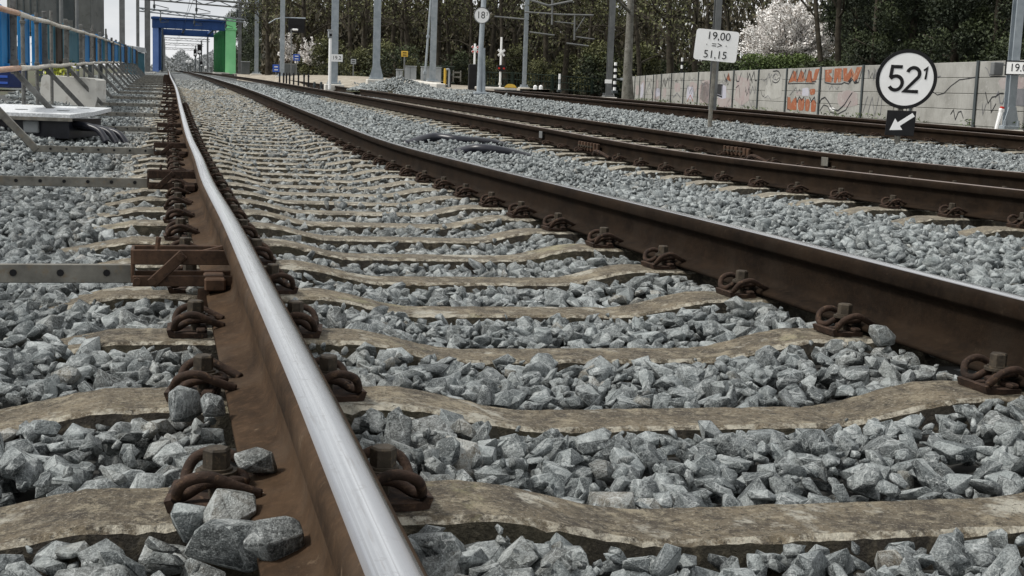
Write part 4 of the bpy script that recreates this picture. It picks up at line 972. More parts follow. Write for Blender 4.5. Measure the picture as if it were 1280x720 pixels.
for u, v, d, sc, lab in ((244, 66, 215, 1.0, 'far railway signal with a white light, left of the pair'), (249.5, 62, 200, 1.3, 'far dark railway signal, right of the pair'), (251.5, 80, 190, .7, 'low white signal lamp near the rails in the distance')):
    p = at(u, v, d); gz = float(prof(p[1])); r = empty('railway_signal', (p[0], p[1], gz), lab, 'signal', 'signals beyond the portal'); H = p[2]-gz
    mb = MB(); mb.tube([(0, 0, -.2), (0, 0, H)], .09, 6); mb.build('post', MT['cab_dark'], r); mb = MB(); mb.box((0, 0, H), (.5*sc, .3, 1.1*sc), ch=.05); mb.box((0, -.2, H+.2*sc), (.3*sc, .3, .05)); mb.build('head', MT['black'], r)
    mb = MB(); mb.tube([(0, -.16, H-.25*sc), (0, -.20, H-.25*sc)], .17*sc, 10); mb.build('lens', MT['lamp'], r)
for u, v in ((234, 77), (238, 77), (257, 84.5)):
    p = at(u, v, 260); gz = float(prof(p[1])); r = empty('distant_lamp', (p[0], p[1], gz), 'tiny white lamp far down the line', 'lamp', 'tiny lamps far down the line'); mb = MB(); mb.tube([(0, 0, 0), (0, 0, p[2]-gz)], .08, 6); mb.build('post', MT['cab_dark'], r); mb = MB(); mb.box((0, -.1, p[2]-gz), (.5, .2, .5), ch=.08); mb.build('lens', MT['lamp'], r)

# ------------------------------------------------------------------ signs
# round 52 sign
b = ground_pix(1121, 181); d0 = depth(b); print('sign52', b, d0, 'rel', b[2]-prof(b[1]))
fX, fU, fZ = facing(b, .12)
px = d0/F
r = empty('switch_sign', b, 'round white 52 sign with a black rim above a black arrow panel', 'sign')
cz = at(1133, 99, d0); lean = cz-b; H = lean[2]; lat = (lean @ fX)/H; UPS = (UPZ+fX*lat*.55); UPS /= np.linalg.norm(UPS)
mb = MB(); mb.tube([-UPZ*.2-fZ*.055, UPS*H*.9-fZ*.055], .035, 10); mb.build('post', MT['galv'], r)
c = lean; Rr = 36.5*px
mb = MB(); mb.disc(c-fZ*.012, Rr, fX, UPS, fZ, .012, 64); disc_o = mb.build('disc', MT['white'], r)
mb = MB(); n = 64; ring = []; 
for q in (Rr*1.0, Rr*.885): ring += [c+fZ*.003+q*(math.cos(2*math.pi*k/n)*fX+math.sin(2*math.pi*k/n)*UPS) for k in range(n)]
mb.add(ring, [(k, (k+1) % n, n+(k+1) % n, n+k) for k in range(n)])
edge = [c+zz*fZ+Rr*1.004*(math.cos(2*math.pi*k/n)*fX+math.sin(2*math.pi*k/n)*UPS) for zz in (-.012, .003) for k in range(n)]
mb.add(edge, [(k, (k+1) % n, n+(k+1) % n, n+k) for k in range(n)]); mb.build('rim', MT['black'], disc_o)
def arc(cx, cy_, rx, ry, a0, a1, n=14): return [(cx+rx*math.cos(math.radians(a0+(a1-a0)*k/(n-1))), cy_+ry*math.sin(math.radians(a0+(a1-a0)*k/(n-1)))) for k in range(n)]
mb = MB(); s = px; W_ = 4.2*s
# all in pixels of the sign face, origin at the disc centre
five = [(-6.5, 16), (-19.5, 16), (-20.5, 3.2)] + arc(-13.5, -5.4, 8.6, 9.2, 130, -150, 18)
two = arc(8.3, 7.2, 7.8, 8.2, 165, -28, 14) + [(-1.2, -15.6), (16.5, -15.9)]
one = [(21.2, 12.0), (25.2, 15.6), (24.2, 0.5)]
for path, w in ((five, W_), (two, W_), (one, W_*.62)):
    mb.ribbon([(a*s*.93, bb*s*.93-.0*s) for a, bb in path], w, c, fX, UPS, fZ, .004)
mb.build('lettering', MT['black'], disc_o)
c2 = lean-UPS*(54*px)-fX*1.0*px; hw = 17.5*px; hh = 15.5*px
mb = MB(); mb.box(c2, (2*hw, .014, 2*hh), fX, -fZ, UPS, ch=.004); pan = mb.build('arrow_panel', MT['black'], r)
mb = MB(); e = np.array([-12.5, -9.0]); t_ = np.array([14.5, 11.0]); dv = (e-t_)/np.linalg.norm(e-t_); nv = np.array([-dv[1], dv[0]])
hb = e-dv*13
pl = [t_+nv*2.6, t_-nv*2.6, hb-nv*2.6, hb-nv*8.6, e, hb+nv*8.6, hb+nv*2.6]
V = [c2+fZ*.0085+a*s*fX+bb*s*UPS for a, bb in pl]
mb.add(V, [(0, 1, 2, 6), (3, 4, 5)]); 
mb.build('arrow', MT['white'], pan)
mb = MB()
for k in (-11, -5, 5, 12): mb.tube([c2+UPS*hh*.95+fX*k*px, c-UPS*Rr*.93+fX*k*px-fZ*.006], .006, 5)
mb.build('hanger', MT['galv'], r)
# 19,00 => 51,15 plate
b = ground_pix(887, 159); d0 = depth(b); px = d0/F; fX, fU, fZ = facing(b, .1); print('sign19', b, d0)
r = empty('kilometre_sign', b, 'white plate reading 19,00 => 51,15 on a thin post', 'sign')
c = at(895.5, 57, d0)-b; H = c[2]; UPS = UPZ+fX*(c @ fX)/H*.5; UPS /= np.linalg.norm(UPS)
mb = MB(); mb.tube([-UPZ*.2-fZ*.06, UPS*(H+.1)-fZ*.06+fX*(c @ fX)*.5], .032, 8); mb.build('post', MT['galv'], r)
RX = fX-UPS*.06; RX /= np.linalg.norm(RX); UPS2 = UPS+fX*.06
w, h = 52.5*px, 37.5*px; cr = 3.5*px; poly = []
for sx, sy_, a0 in ((1, -1, -90), (1, 1, 0), (-1, 1, 90), (-1, -1, 180)):
    poly += [(sx*(w/2-cr)+cr*math.cos(math.radians(a0+t)), sy_*(h/2-cr)+cr*math.sin(math.radians(a0+t))) for t in (0, 30, 60, 90)]
mb = MB(); mb.prism(poly, c-fZ*.008, RX, UPS2, fZ, .008); pl_o = mb.build('plate', MT['white'], r)
mb = MB(); q = c+fZ*.002
put_text(mb, '19,00', 13.3*px, q+UPS2*11*px+RX*1.5*px, RX, UPS2, fZ, .002); put_text(mb, '=>', 11.5*px, q+UPS2*.0*px+RX*.5*px, RX, UPS2, fZ, .002); put_text(mb, '51,15', 13.3*px, q-UPS2*11.5*px, RX, UPS2, fZ, .002)
for sx in (-12, 12): mb.disc(q+RX*sx*px+UPS2*.5*px, .6*px, RX, UPS2, fZ, .002, 10)
mb.build('lettering', MT['black'], pl_o)
# 18 sign on its bent post
b = at(598.5, 118, 33); d0 = 33; px = d0/F; fX, fU, fZ = facing(b, .1)
r = empty('distance_sign', b, 'small round white sign reading 18 on a tall grey pole', 'sign')
c = at(602, 19.5, d0)-b
mb = MB(); mb.tube([-UPZ*.2+fX*0.0, (at(601, 62, d0)-b)*1.0, (at(605.5, -8, d0)-b)-fZ*.05], .062, 10); mb.tube([fX*.12-UPZ*.2, (at(604, 60, d0)-b)], .05, 8); mb.box(UPZ*.03+fX*.05, (.35, .3, .06), fX, -fZ, ch=.01); mb.build('post', MT['mast'], r)
mb = MB(); mb.disc(c+fZ*.08, 10*px, fX, UPZ, fZ, .01, 40); dd = mb.build('disc', MT['white'], r)
n = 40; mb = MB(); ring = []
for q in (10*px, 9.0*px): ring += [c+fZ*.093+q*(math.cos(2*math.pi*k/n)*fX+math.sin(2*math.pi*k/n)*UPZ) for k in range(n)]
mb.add(ring, [(k, (k+1) % n, n+(k+1) % n, n+k) for k in range(n)]); mb.build('rim', MT['mast_dark'], dd)
mb = MB(); put_text(mb, '18', 12*px, c+fZ*.09-fX*1.3*px, fX, UPZ, fZ, .002, .9); put_text(mb, '3', 6*px, c+fZ*.09+fX*6.2*px+UPZ*2*px, fX, UPZ, fZ, .002, .8); mb.build('lettering', MT['black'], dd)

# ------------------------------------------------------------------ graffiti noise wall
WU = [1500, 1400, 1312, 1220, 1140, 1078, 1025, 983, 948, 917, 893, 873, 855, 839.5, 827, 817, 807, 800, 794, 788]
hk = np.array([[788, 28], [807, 31], [827, 34.5], [839, 36.5], [873, 41], [917, 47], [983, 54.5], [1025, 59], [1078, 64.5], [1220, 79], [1500, 108]])
bk = np.array([[788, 124.3], [807, 126], [839, 129], [873, 132], [917, 136.3], [983, 141.4], [1025, 144.3], [1078, 147.6], [1220, 157.6], [1500, 176]])
WP = []
for u in WU:
    h = float(np.interp(u, hk[:, 0], hk[:, 1])); v = float(np.interp(u, bk[:, 0], bk[:, 1])); d = F*1.0/h; WP.append(at(u, v, d))
wall = empty('noise_wall', WP[3], 'long pale concrete noise wall with graffiti and dark posts', 'wall'); WO = WP[3]
panels = []
for i in range(len(WP)-1):
    a, b = WP[i]-WO, WP[i+1]-WO; z = min(a[2], b[2]); X = (b-a)*np.array([1, 1, 0]); L = np.linalg.norm(X); X /= L; Zo = np.cross(X, UPZ)
    # X runs away from the camera; make the outward normal look at the tracks
    if Zo[0] > 0: Zo = -Zo
    slope = (b[2]-a[2])/L; XS = X+UPZ*slope
    mb = MB(); rows = 4; hh = 1.0/rows
    for k in range(rows):
        mb.box((a+b)/2+UPZ*(hh*(k+.5)), (L-.02, .07-.0*k, hh-.006), XS/np.linalg.norm(XS), Zo, ch=.006)
    mb.box((a+b)/2+UPZ*.02-Zo*.0, (L-.02, .05, .1), XS/np.linalg.norm(XS), Zo)
    pn = mb.build('panel', MT['wall'], wall); panels.append((pn, a, b, XS, Zo, L))
for i, w in enumerate(WP):
    X, Zo = panels[min(i, len(panels)-1)][3:5]; a = w-WO
    mb = MB(); 
    for s in (-1, 1): mb.box(a+UPZ*.48+Zo*s*.055, (.075, .016, 1.06), X, Zo)
    mb.box(a+UPZ*.48, (.014, .1, 1.06), X, Zo); mb.build('post', MT['cab_dark'], wall)
SPN = [0.0]
def spray(i, strokes):
    """strokes: (material, kind, data) in panel fractions, x 0..1 from the picture's left, y 0..1 upwards"""
    pn, a, b, XS, Zo, L = panels[i]; o = b+Zo*.0372; X = -(b-a); groups = {}
    for m, kind, data, w in strokes:
        t = {'spray_dust': .0003, 'spray_pink': .0005, 'spray_lilac': .0008, 'spray_orange': .0016}.get(m, .0028)
        mb = groups.setdefault(m, MB())
        if kind == 'fill': 
            V = [o+X*x+UPZ*y+Zo*t for x, y in data]; mb.add(V, [tuple(range(len(V)))])
        else: mb.ribbon([(x*L, y) for x, y in data], w, o, X/L, UPZ, Zo, t)
    for m, mb in groups.items():
        mb.build('graffiti', MT[m], pn, label={'spray_orange': 'orange sprayed letters', 'spray_black': 'black sprayed outlines', 'spray_pink': 'faded pink sprayed patch'}.get(m))
def bub(x0, x1, y0, y1, n=10, j=.06, seed=0):
    rr = random.Random(seed); return [((x0+x1)/2+(x1-x0)/2*math.copysign(abs(math.cos(t))**.6, math.cos(t))*(1+rr.uniform(-j, j)), (y0+y1)/2+(y1-y0)/2*math.copysign(abs(math.sin(t))**.6, math.sin(t))*(1+rr.uniform(-j, j))) for t in np.linspace(0, 2*math.pi, n, endpoint=False)]
B, O, Pk, Gy = 'spray_black', 'spray_orange', 'spray_pink', 'spray_grey'
# panel between columns 1025 and 1078: orange letters on top, black wave below
spray(5, [(O, 'fill', [(.10, .94), (.27, .95), (.26, .88), (.20, .86), (.28, .78), (.27, .68), (.12, .70)], 0), (O, 'fill', [(.33, .96), (.50, .96), (.50, .70), (.44, .68), (.42, .80), (.38, .67), (.33, .68)], 0), (O, 'fill', [(.53, .96), (.62, .96), (.64, .84), (.72, .96), (.80, .84), (.84, .97), (.95, .97), (.86, .70), (.78, .70), (.74, .80), (.66, .69), (.56, .71)], 0),
          (B, 'line', [(.09, .95), (.11, .68), (.28, .65), (.52, .65), (.58, .68), (.68, .65), (.76, .74), (.82, .66), (.90, .68), (.97, .97)], .022), (B, 'line', [(.30, .93), (.30, .70)], .018), (B, 'line', [(.52, .93), (.53, .72)], .018), (B, 'line', [(.72, .90), (.76, .78)], .02), (B, 'fill', [(.66, .70), (.72, .66), (.74, .78)], 0), (B, 'fill', [(.80, .66), (.88, .66), (.85, .75)], 0),
          (B, 'line', [(-.02, .20), (.05, .34), (.14, .38), (.24, .28), (.34, .14), (.48, .12), (.62, .24), (.72, .40), (.78, .48)], .03), (B, 'line', [(.03, .10), (.12, .22), (.22, .20), (.30, .08), (.48, .05), (.66, .14), (.76, .32)], .022), ('white', 'fill', [(.26, .17), (.36, .10), (.46, .12), (.36, .18)], 0), (Pk, 'fill', bub(.45, .92, .20, .52, 12, .1, 3), 0), (Gy, 'line', [(.2, .62), (.24, .54), (.28, .62), (.33, .55)], .012), (Gy, 'line', [(.36, .60), (.42, .54), (.46, .6)], .012)])
# panel between 983 and 1025: orange top letters, orange block at the bottom
spray(6, [(O, 'fill', [(.06, .68), (.20, .94), (.28, .92), (.30, .70), (.22, .72), (.16, .70)], 0), (O, 'fill', [(.33, .70), (.42, .96), (.50, .90), (.56, .72), (.46, .70)], 0), (O, 'fill', [(.58, .70), (.64, .95), (.73, .92), (.76, .72), (.84, .96), (.95, .97), (.88, .74), (.76, .68)], 0),
          (B, 'line', [(.04, .66), (.18, .95), (.22, .78), (.30, .96), (.32, .70), (.42, .97), (.48, .78), (.56, .97), (.58, .70), (.66, .97), (.76, .70), (.88, .70)], .022), (B, 'line', [(.04, .66), (.40, .67), (.84, .66)], .02),
          (O, 'fill', [(.06, .08), (.06, .36), (.14, .36), (.18, .22), (.26, .34), (.34, .36), (.36, .08)], 0), (O, 'fill', bub(.40, .58, .07, .34, 10, .08, 5), 0), (O, 'fill', bub(.61, .74, .07, .33, 9, .1, 6), 0), (O, 'fill', bub(.77, .92, .06, .32, 9, .1, 7), 0), (O, 'fill', bub(.72, .88, .42, .56, 9, .2, 8), 0), ('spray_lilac', 'fill', bub(.48, .70, .38, .58, 10, .2, 9), 0), (Pk, 'fill', bub(.3, .5, .40, .5, 9, .2, 9), 0),
          (B, 'line', [(.05, .38), (.07, .10), (.18, .06)], .018), (B, 'line', [(.30, .38), (.36, .26), (.42, .38), (.50, .30), (.56, .38)], .03), (B, 'line', [(.60, .36), (.62, .08)], .018), (B, 'line', [(.72, .38), (.78, .28), (.86, .38), (.90, .26)], .03), (Gy, 'line', [(.12, .40), (.24, .52), (.30, .58), (.34, .46), (.42, .54), (.46, .44)], .018)])
spray(7, [(B, 'line', [(.5, .95)]+arc(.62, .82, .15, .14, 110, -140, 12), .025), (Gy, 'line', arc(.6, .82, .08, .07, 0, 300, 10), .02), (Gy, 'line', [(.28, .7), (.36, .9), (.44, .7)], .015), (Gy, 'line', [(.25, .32), (.38, .38), (.5, .28)], .014), (Gy, 'line', [(.1, .78), (.2, .72), (.3, .8)], .014)])
spray(8, [(B, 'line', [(.06, .92), (.12, .72), (.22, .72), (.3, .94)], .03), (B, 'line', [(.55, .94), (.56, .74), (.64, .92), (.7, .74), (.8, .96), (.86, .74), (.92, .74)], .035), (B, 'line', [(.1, .55), (.22, .62), (.28, .45), (.3, .3)], .022), (B, 'line', [(.5, .58), (.56, .4)], .02), (Gy, 'line', [(.6, .4), (.64, .6), (.72, .4), (.78, .6), (.88, .42), (.9, .6)], .025), (Gy, 'line', [(.4, .24), (.38, .12), (.48, .1)], .022)])
spray(9, [(B, 'line', [(.12, .35), (.12, .62), (.45, .62), (.45, .3), (.12, .35)], .05), (B, 'fill', [(.15, .38), (.42, .34), (.42, .6), (.15, .6)], 0), (B, 'line', [(.5, .92), (.62, .72), (.7, .9), (.8, .74)], .04), (Pk, 'fill', bub(.2, .95, .03, .3, 12, .1, 12), 0), (O, 'fill', [(.62, .8), (.72, .95), (.85, .72), (.72, .75)], 0), (Pk, 'line', [(.5, .6), (.9, .3), (.7, .1)], .05)])
spray(10, [(Pk, 'fill', bub(.15, .9, .1, .8, 12, .15, 13), 0), (Gy, 'line', [(.2, .3), (.4, .7), (.6, .3), (.8, .7)], .03)])
spray(11, [(Gy, 'line', [(.1, .3), (.3, .6), (.45, .35), (.6, .6), (.8, .3)], .035), (O, 'line', [(.3, .1), (.5, .3), (.7, .12)], .04), (Pk, 'fill', bub(.4, .9, .4, .7, 12, .15, 15), 0)])
spray(13, [(B, 'line', [(.1, .55), (.25, .85), (.4, .55), (.6, .85), (.8, .5)], .05)]); spray(14, [(Pk, 'fill', bub(.1, .8, .1, .5, 10, .2, 16), 0), ('spray_lilac', 'fill', bub(.3, .9, .2, .5, 10, .2, 18), 0)]); spray(12, [(Gy, 'line', [(.2, .2), (.5, .35), (.8, .2)], .04)])
spray(15, [(Gy, 'line', [(.1, .3), (.5, .7), (.9, .3)], .07)]); spray(16, [(Pk, 'fill', bub(.1, .9, .3, .8, 10, .2, 19), 0)]); spray(17, [(Pk, 'fill', bub(.2, .9, .2, .6, 10, .2, 20), 0)])
spray(4, [(Gy, 'line', [(.10, .92), (.10, .74)], .03), (Gy, 'line', [(.22, .94), (.22, .72), (.3, .92), (.36, .72)], .022), (Gy, 'line', [(.04, .1), (.12, .42)], .02), (Gy, 'line', [(.14, .06), (.22, .4), (.30, .06), (.36, .42)], .02), (Gy, 'line', [(.42, .08), (.42, .42)], .02)])
spray(3, [(Gy, 'line', [(.10, .62), (.16, .66)], .02), (B, 'line', [(.30, .55), (.42, .47), (.52, .50), (.62, .62), (.74, .72), (.88, .74), (.97, .76)], .014)])
spray(2, [(Gy, 'line', [(.10, .35), (.12, .18), (.16, .36)], .014), (B, 'line', [(.22, .40), (.24, .22), (.30, .36)], .016), (Pk, 'fill', bub(.3, .7, .55, .75, 9, .2, 21), 0), ('spray_grey', 'fill', bub(.5, .8, .35, .6, 9, .2, 22), 0)])

rg = random.Random(77)
for i in (2, 3, 4, 7, 8, 9, 10, 11, 12, 13, 14, 15, 16):
    st = []
    for k in range(rg.randint(2, 4)):
        x, y, w_, h_ = rg.uniform(.08, .7), rg.choice((.08, .35, .62, .74)), rg.uniform(.12, .25), rg.uniform(.10, .2); m = rg.choice((B, Gy, Gy, Gy))
        st.append((m, 'line', [(x+w_*t/4, y+h_*(.5+.5*math.sin(t*rg.uniform(1.2, 2.6)+k))) for t in range(6)], rg.uniform(.010, .022)))
    if i > 6: st.append((rg.choice((Pk, 'spray_lilac', 'spray_dust')), 'fill', bub(rg.uniform(.05, .3), rg.uniform(.5, .95), rg.uniform(.05, .4), rg.uniform(.45, .9), 12, .2, i+40), 0))
    spray(i, st)
# weeds along the foot of the wall
wp = []
for i in range(2, len(WP)-1):
    a, b = WP[i], WP[i+1]; Zo = panels[i][4]; n = 70
    for k in range(n):
        q = a+(b-a)*rg.random()+Zo*rg.uniform(.06, .30)
        if math.sin(q[1]*3.1)+math.sin(q[1]*.9) > -.2: wp.append(q+UPZ*rg.uniform(.0, .10))
wo = leaf_cloud('weeds', np.array(wp), .07, MT['leaf_hedge'], None, .3); wo['kind'] = 'stuff'; tag(wo, 'low weeds and grass along the foot of the graffiti wall', 'weeds')

# ------------------------------------------------------------------ level crossing and things around it
def striped_post(u, v, d, H, r_, label, n, tone=('white', 'black')):
    b = at(u, v, d); r = empty('striped_post', b, label, 'post')
    mb = MB(); mb.tube([(0, 0, -.1), (0, 0, H-.002)], r_*.94, 8); mb.build('shaft', MT[tone[1]], r)
    for j in range(n-1, -1, -2): mb = MB(); mb.tube([(0, 0, H*j/n), (0, 0, H*(j+1)/n)], r_, 8); mb.build('band', MT[tone[0]], r)
    mb = MB(); mb.box((0, 0, -.05), (r_*3.5, r_*3.5, .1), ch=.01); mb.build('foot', MT['cab_dark'], r)
striped_post(852, 90.5, 56, .6, .05, 'short black and white striped post sticking up behind the noise wall', 4)
striped_post(768, 113, 44, .9, .05, 'black and white striped post beside the dark steel post', 9)
striped_post(699, 112, 52, .6, .045, 'slim pale marker post standing alone in front of the woods', 3, ('white', 'cabinet'))
striped_post(556, 106, 50, .6, .05, 'yellow post beside a pale bent tube', 3, ('yellow', 'yellow'))
pc = at(760.5, 102, 44.6); fX, fU, fZ = facing(pc); mb = MB(); mb.box((0, 0, 0), (8.6*44.6/F, .02, 4.6*44.6/F), fX, -fZ, ch=.006); tag(mb.build('number_plate', MT['white'], None, loc=pc), 'small white plate on the dark steel post left of the pale trunk', 'plate')
pc = at(777, 99, 44.6); mb = MB(); mb.box((0, 0, 0), (4*44.6/F, .02, 3*44.6/F), fX, -fZ, ch=.006); mb.tube([(-.05, 0, 0), (-.25, 0, 0)], .012, 6); tag(mb.build('number_plate', MT['cabinet'], None, loc=pc), 'small grey plate in front of the pale trunk', 'plate')
def crossing_signal(u, v, d, top, label, cross_v, red, black_box):
    b = at(u, v, d); fX, fU, fZ = facing(b, .2); r = empty('crossing_signal', b, label, 'crossing signal', 'level crossing signals'); px = d/F; H = (v-top)*px
    mb = MB(); mb.tube([(0, 0, -.1), (0, 0, H)], 1.3*px, 8); mb.build('post', MT['white'], r)
    c = UPZ*(v-cross_v)*px
    for s in (-1, 1):
        mb = MB(); A = fX*.75+UPZ*.66*s; A /= np.linalg.norm(A); mb.box(c+fZ*(.05+.012*s), (11*px, .02, 2.6*px), A, -fZ, np.cross(A, -fZ), ch=.004); mb.build('cross_arm', MT['white'], r)
        if red:
            mb = MB()
            for k in (-1, 1): mb.box(c+fZ*(.064+.012*s)+A*k*4.2*px, (2.2*px, .006, 2.2*px), A, -fZ, np.cross(A, -fZ))
            mb.build('red_tip', MT['red'], r)
    if black_box:
        mb = MB(); mb.box(UPZ*(16*px)+fZ*.0-fX*2*px, (10*px, 6*px, 32*px), fX, -fZ, ch=.02); mb.build('control_box', MT['black'], r)
    else:
        mb = MB(); mb.prism([(-5*px, 4*px), (5*px, 4*px), (5.6*px, 1*px), (2*px, -4*px), (-2*px, -4*px), (-5.6*px, 1*px)][::-1], UPZ*(v-86)*px+fZ*.05, fX, UPZ, fZ, .1); mb.build('lamp_head', MT['black'], r)
        mb = MB()
        for k in (-1, 1): mb.tube([UPZ*(v-86)*px+fX*k*3*px+fZ*.15, UPZ*(v-86)*px+fX*k*3*px+fZ*.2], 1.2*px, 8)
        mb.build('lens', MT['red'], r)
        mb = MB(); mb.tube([(0, 0, 0), (0, 0, 5*px)], [2.2*px, 1.1*px], 8); mb.build('foot', MT['concrete'], r)
crossing_signal(592, 113, 46, 56, 'level crossing cross with red tips above a black box, left of the 18 sign', 63, True, True)
crossing_signal(625, 106, 50, 48, 'slim level crossing post with white cross plates and black lamp head', 67, False, False)
# crossing deck edge with yellow hump
b = at(632, 111, 44); fX, fU, fZ = facing(b); r = empty('crossing_ramp', b, 'white edge slab of the level crossing with a yellow hump', 'ramp'); px = 44/F
mb = MB(); mb.box(-fX*(12*px), (52*px, .5, 3.4*px), fX, -fZ, ch=.02); mb.build('slab', MT['kerb'], r)
mb = MB(); mb.prism([(-8*px, 1.6*px), (8*px, 1.6*px), (5*px, 5*px), (2*px, 6*px), (-3*px, 6*px), (-5*px, 5*px)], fX*6*px+fZ*.12, fX, UPZ, fZ, .14); mb.build('hump', MT['yellow'], r)
mb = MB(); mb.box(fX*6*px-UPZ*3.2*px+fZ*.1, (40*px, .4, 3.4*px), fX, -fZ, ch=.01); mb.build('dark_mat', MT['black'], r)
for u in (669, 676):
    p = at(u, 110, 47); mb = MB(); mb.tube([(0, 0, -.05), (0, 0, .06)], .07, 8); mb.tube([(0, 0, .06), (0, 0, .1)], [.07, .02], 8); tag(mb.build('marker_stud', MT['white'], None, loc=p), 'small white stud at the end of the crossing, %s one' % ('left' if u == 669 else 'right'), 'stud')
# pale cabinets
for u0, u1, v0, v1, d, lab in ((495, 503, 88, 101, 52, 'small pale cabinet left of the yellow sign'), (505, 520, 84, 101, 53, 'larger pale cabinet behind the yellow sign post'), (526, 551, 85, 103, 57, 'wide pale cabinet behind the leaning pole and mast')):
    b = at((u0+u1)/2, v1, d); fX, fU, fZ = facing(b); w, h = (u1-u0)*d/F, (v1-v0)*d/F; r = empty('relay_cabinet', b, lab, 'cabinet', 'pale cabinets by the crossing')
    mb = MB(); mb.box(UPZ*(h/2-.05), (w, .4, h+.1), fX, -fZ, ch=.015); mb.build('body', MT['cabinet'], r)
    mb = MB()
    for k in range(1, max(2, int(w/.3))): mb.box(UPZ*h*.5+fZ*.203+fX*(-w/2+w*k/max(2, int(w/.3))), (.012, .006, h*.9), fX, -fZ)
    mb.build('door_seam', MT['cab_dark'], r); mb = MB(); mb.box(UPZ*(h+.02), (w+.04, .46, .03), fX, -fZ, ch=.006); mb.build('lid', MT['cabinet'], r)
b = at(307, 93, 95); fX, fU, fZ = facing(b); r = empty('relay_cabinet', b, 'dark grey cabinet between the two masts right of the green leg', 'cabinet'); w, h = 10.5*95/F, 15*95/F
mb = MB(); mb.box(UPZ*h/2, (w, .5, h), fX, -fZ, ch=.02); mb.build('body', MT['cabinet_dark'], r); mb = MB(); mb.box(UPZ*(h+.02), (w+.08, .6, .05), fX, -fZ, ch=.01); mb.build('lid', MT['cabinet'], r)
b = at(361, 96, 72); fX, fU, fZ = facing(b); r = empty('relay_cabinet', b, 'low grey-brown cabinet behind the row of black bollards', 'cabinet'); w, h = 17*72/F, 16*72/F
mb = MB(); mb.box(UPZ*h/2, (w, .5, h), fX, -fZ, ch=.02); mb.build('body', MT['cab_grey'], r); mb = MB(); mb.box(UPZ*h*.55+fZ*.255, (w*.8, .01, h*.7), fX, -fZ, ch=.004); mb.build('door', MT['cabinet_dark'], r)
for u, v0, v1, d, c, lab in ((370.5, 68, 76, 74, 'sign_blue', 'small blue sign on a thin post behind the bollards'), (345, 81, 90, 76, 'sign_blue', 'low dark blue sign left of the bollards'), (441.5, 74, 80, 66, 'cabinet', 'small pale sign on a thin post in front of the woods'), (505, 64, 71, 52, 'yellow', 'small yellow sign on a thin post beside the pale cabinets')):
    b = at(u, 96 if u < 480 else 101, d); fX, fU, fZ = facing(b); px = d/F; r = empty('small_sign', b, lab, 'sign'); top = at(u, v1, d)[2]-b[2]; h = (v1-v0)*px; w = (8.2 if c != 'cabinet' else 6.5)*px
    mb = MB(); mb.tube([(0, 0, -.2), (0, 0, top)], .03, 6); mb.build('post', MT['mast_dark'], r)
    mb = MB(); mb.box(UPZ*(top+h/2), (w, .03, h), fX, -fZ, ch=.008); o = mb.build('panel', MT[c], r)
    mb = MB()
    for k in (-.2, .2): mb.box(UPZ*(top+h/2+k*h)+fZ*.017, (w*.55, .004, h*.14), fX, -fZ)
    mb.build('lettering', MT['black' if c in ('yellow', 'cabinet') else 'white'], o)
# leaning pole and gate
p0, p1 = at(530.5, 101, 53), at(538.5, 0, 53); mb = MB(); mb.tube([(0, 0, -.2), (p1-p0)*1.3], .045, 8); mb.box((p1-p0)*.55, (.12, .1, .1), ch=.01); mb.box((p1-p0)*.1, (.14, .12, .14), ch=.01); tag(mb.build('leaning_pole', MT['mast'], None, loc=p0), 'thin leaning grey pole left of the cabinet mast', 'pole')
b = at(571, 102, 54); fX, fU, fZ = facing(b); px = 54/F; r = empty('wooden_gate', b, 'low brown post and rail gate left of the level crossing', 'gate')
for s in (-1, 1): mb = MB(); mb.box(fX*s*4.5*px+UPZ*6.5*px, (1.6*px, .06, 14*px), fX, -fZ, ch=.008); mb.build('post', MT['bark_pale'], r)
for k in (5.5, 11): mb = MB(); mb.box(UPZ*k*px, (8*px, .04, 1.8*px), fX, -fZ, ch=.006); mb.build('crossbar', MT['bark_pale'], r)
p = at(561, 106, 50); px = 50/F; mb = MB(); mb.tube(smooth_path([(0, 0, -.1), (0, 0, 16*px), (-.04, 0, 19*px), (-.12, 0, 18.5*px)], 5), .035, 8); tag(mb.build('bent_tube', MT['cabinet'], None, loc=p), 'pale tube bent over at the top beside the yellow post', 'tube')
p = at(561.5, 106, 51); mb = MB(); mb.tube([(0, 0, -.1), (0, 0, 12*px), (0, 0, 14*px)], [.07, .075, .05], 8); mb.tube([(0, 0, 14*px), (0, 0, 17*px)], .045, 8); tag(mb.build('bollard', MT['black'], None, loc=p), 'single dark bollard beside the bent tube', 'bollard')
# row of black bollards
for i, (u, vt, vb) in enumerate(((349.5, 90, 101), (354.5, 91, 102), (358, 91, 102.5), (362, 91, 103), (367, 91, 103.5), (373, 91, 104.5), (380, 92, 105.5), (385.5, 92.5, 106.5))):
    b = at(u, vb, 56-1.2*i); px = (56-1.2*i)/F; h = (vb-vt)*px; r_ = 1.05*px; mb = MB(); mb.tube([(0, 0, -.15), (0, 0, h*.9), (0, 0, h)], [r_, r_, r_*.6], 8); mb.tube([(0, 0, h*.72), (0, 0, h*.82)], r_*1.25, 8)
    tag(mb.build('bollard', MT['black'], None, loc=b), 'black bollard in the row left of the white post' if 0 < i < 7 else ('leftmost black bollard of the row' if i == 0 else 'rightmost black bollard of the row'), 'bollard', 'row of black bollards')
for u, lab in ((393, 'small dark stub post right of the bollards, left one'), (401.5, 'small dark stub post right of the bollards, right one')):
    b = at(u, 107, 47); mb = MB(); mb.tube([(0, 0, -.1), (0, 0, .10), (0, 0, .13)], [.04, .045, .03], 8); mb.box((0, 0, .0), (.1, .1, .02)); tag(mb.build('stub_post', MT['cab_dark'], None, loc=b), lab, 'stub post')
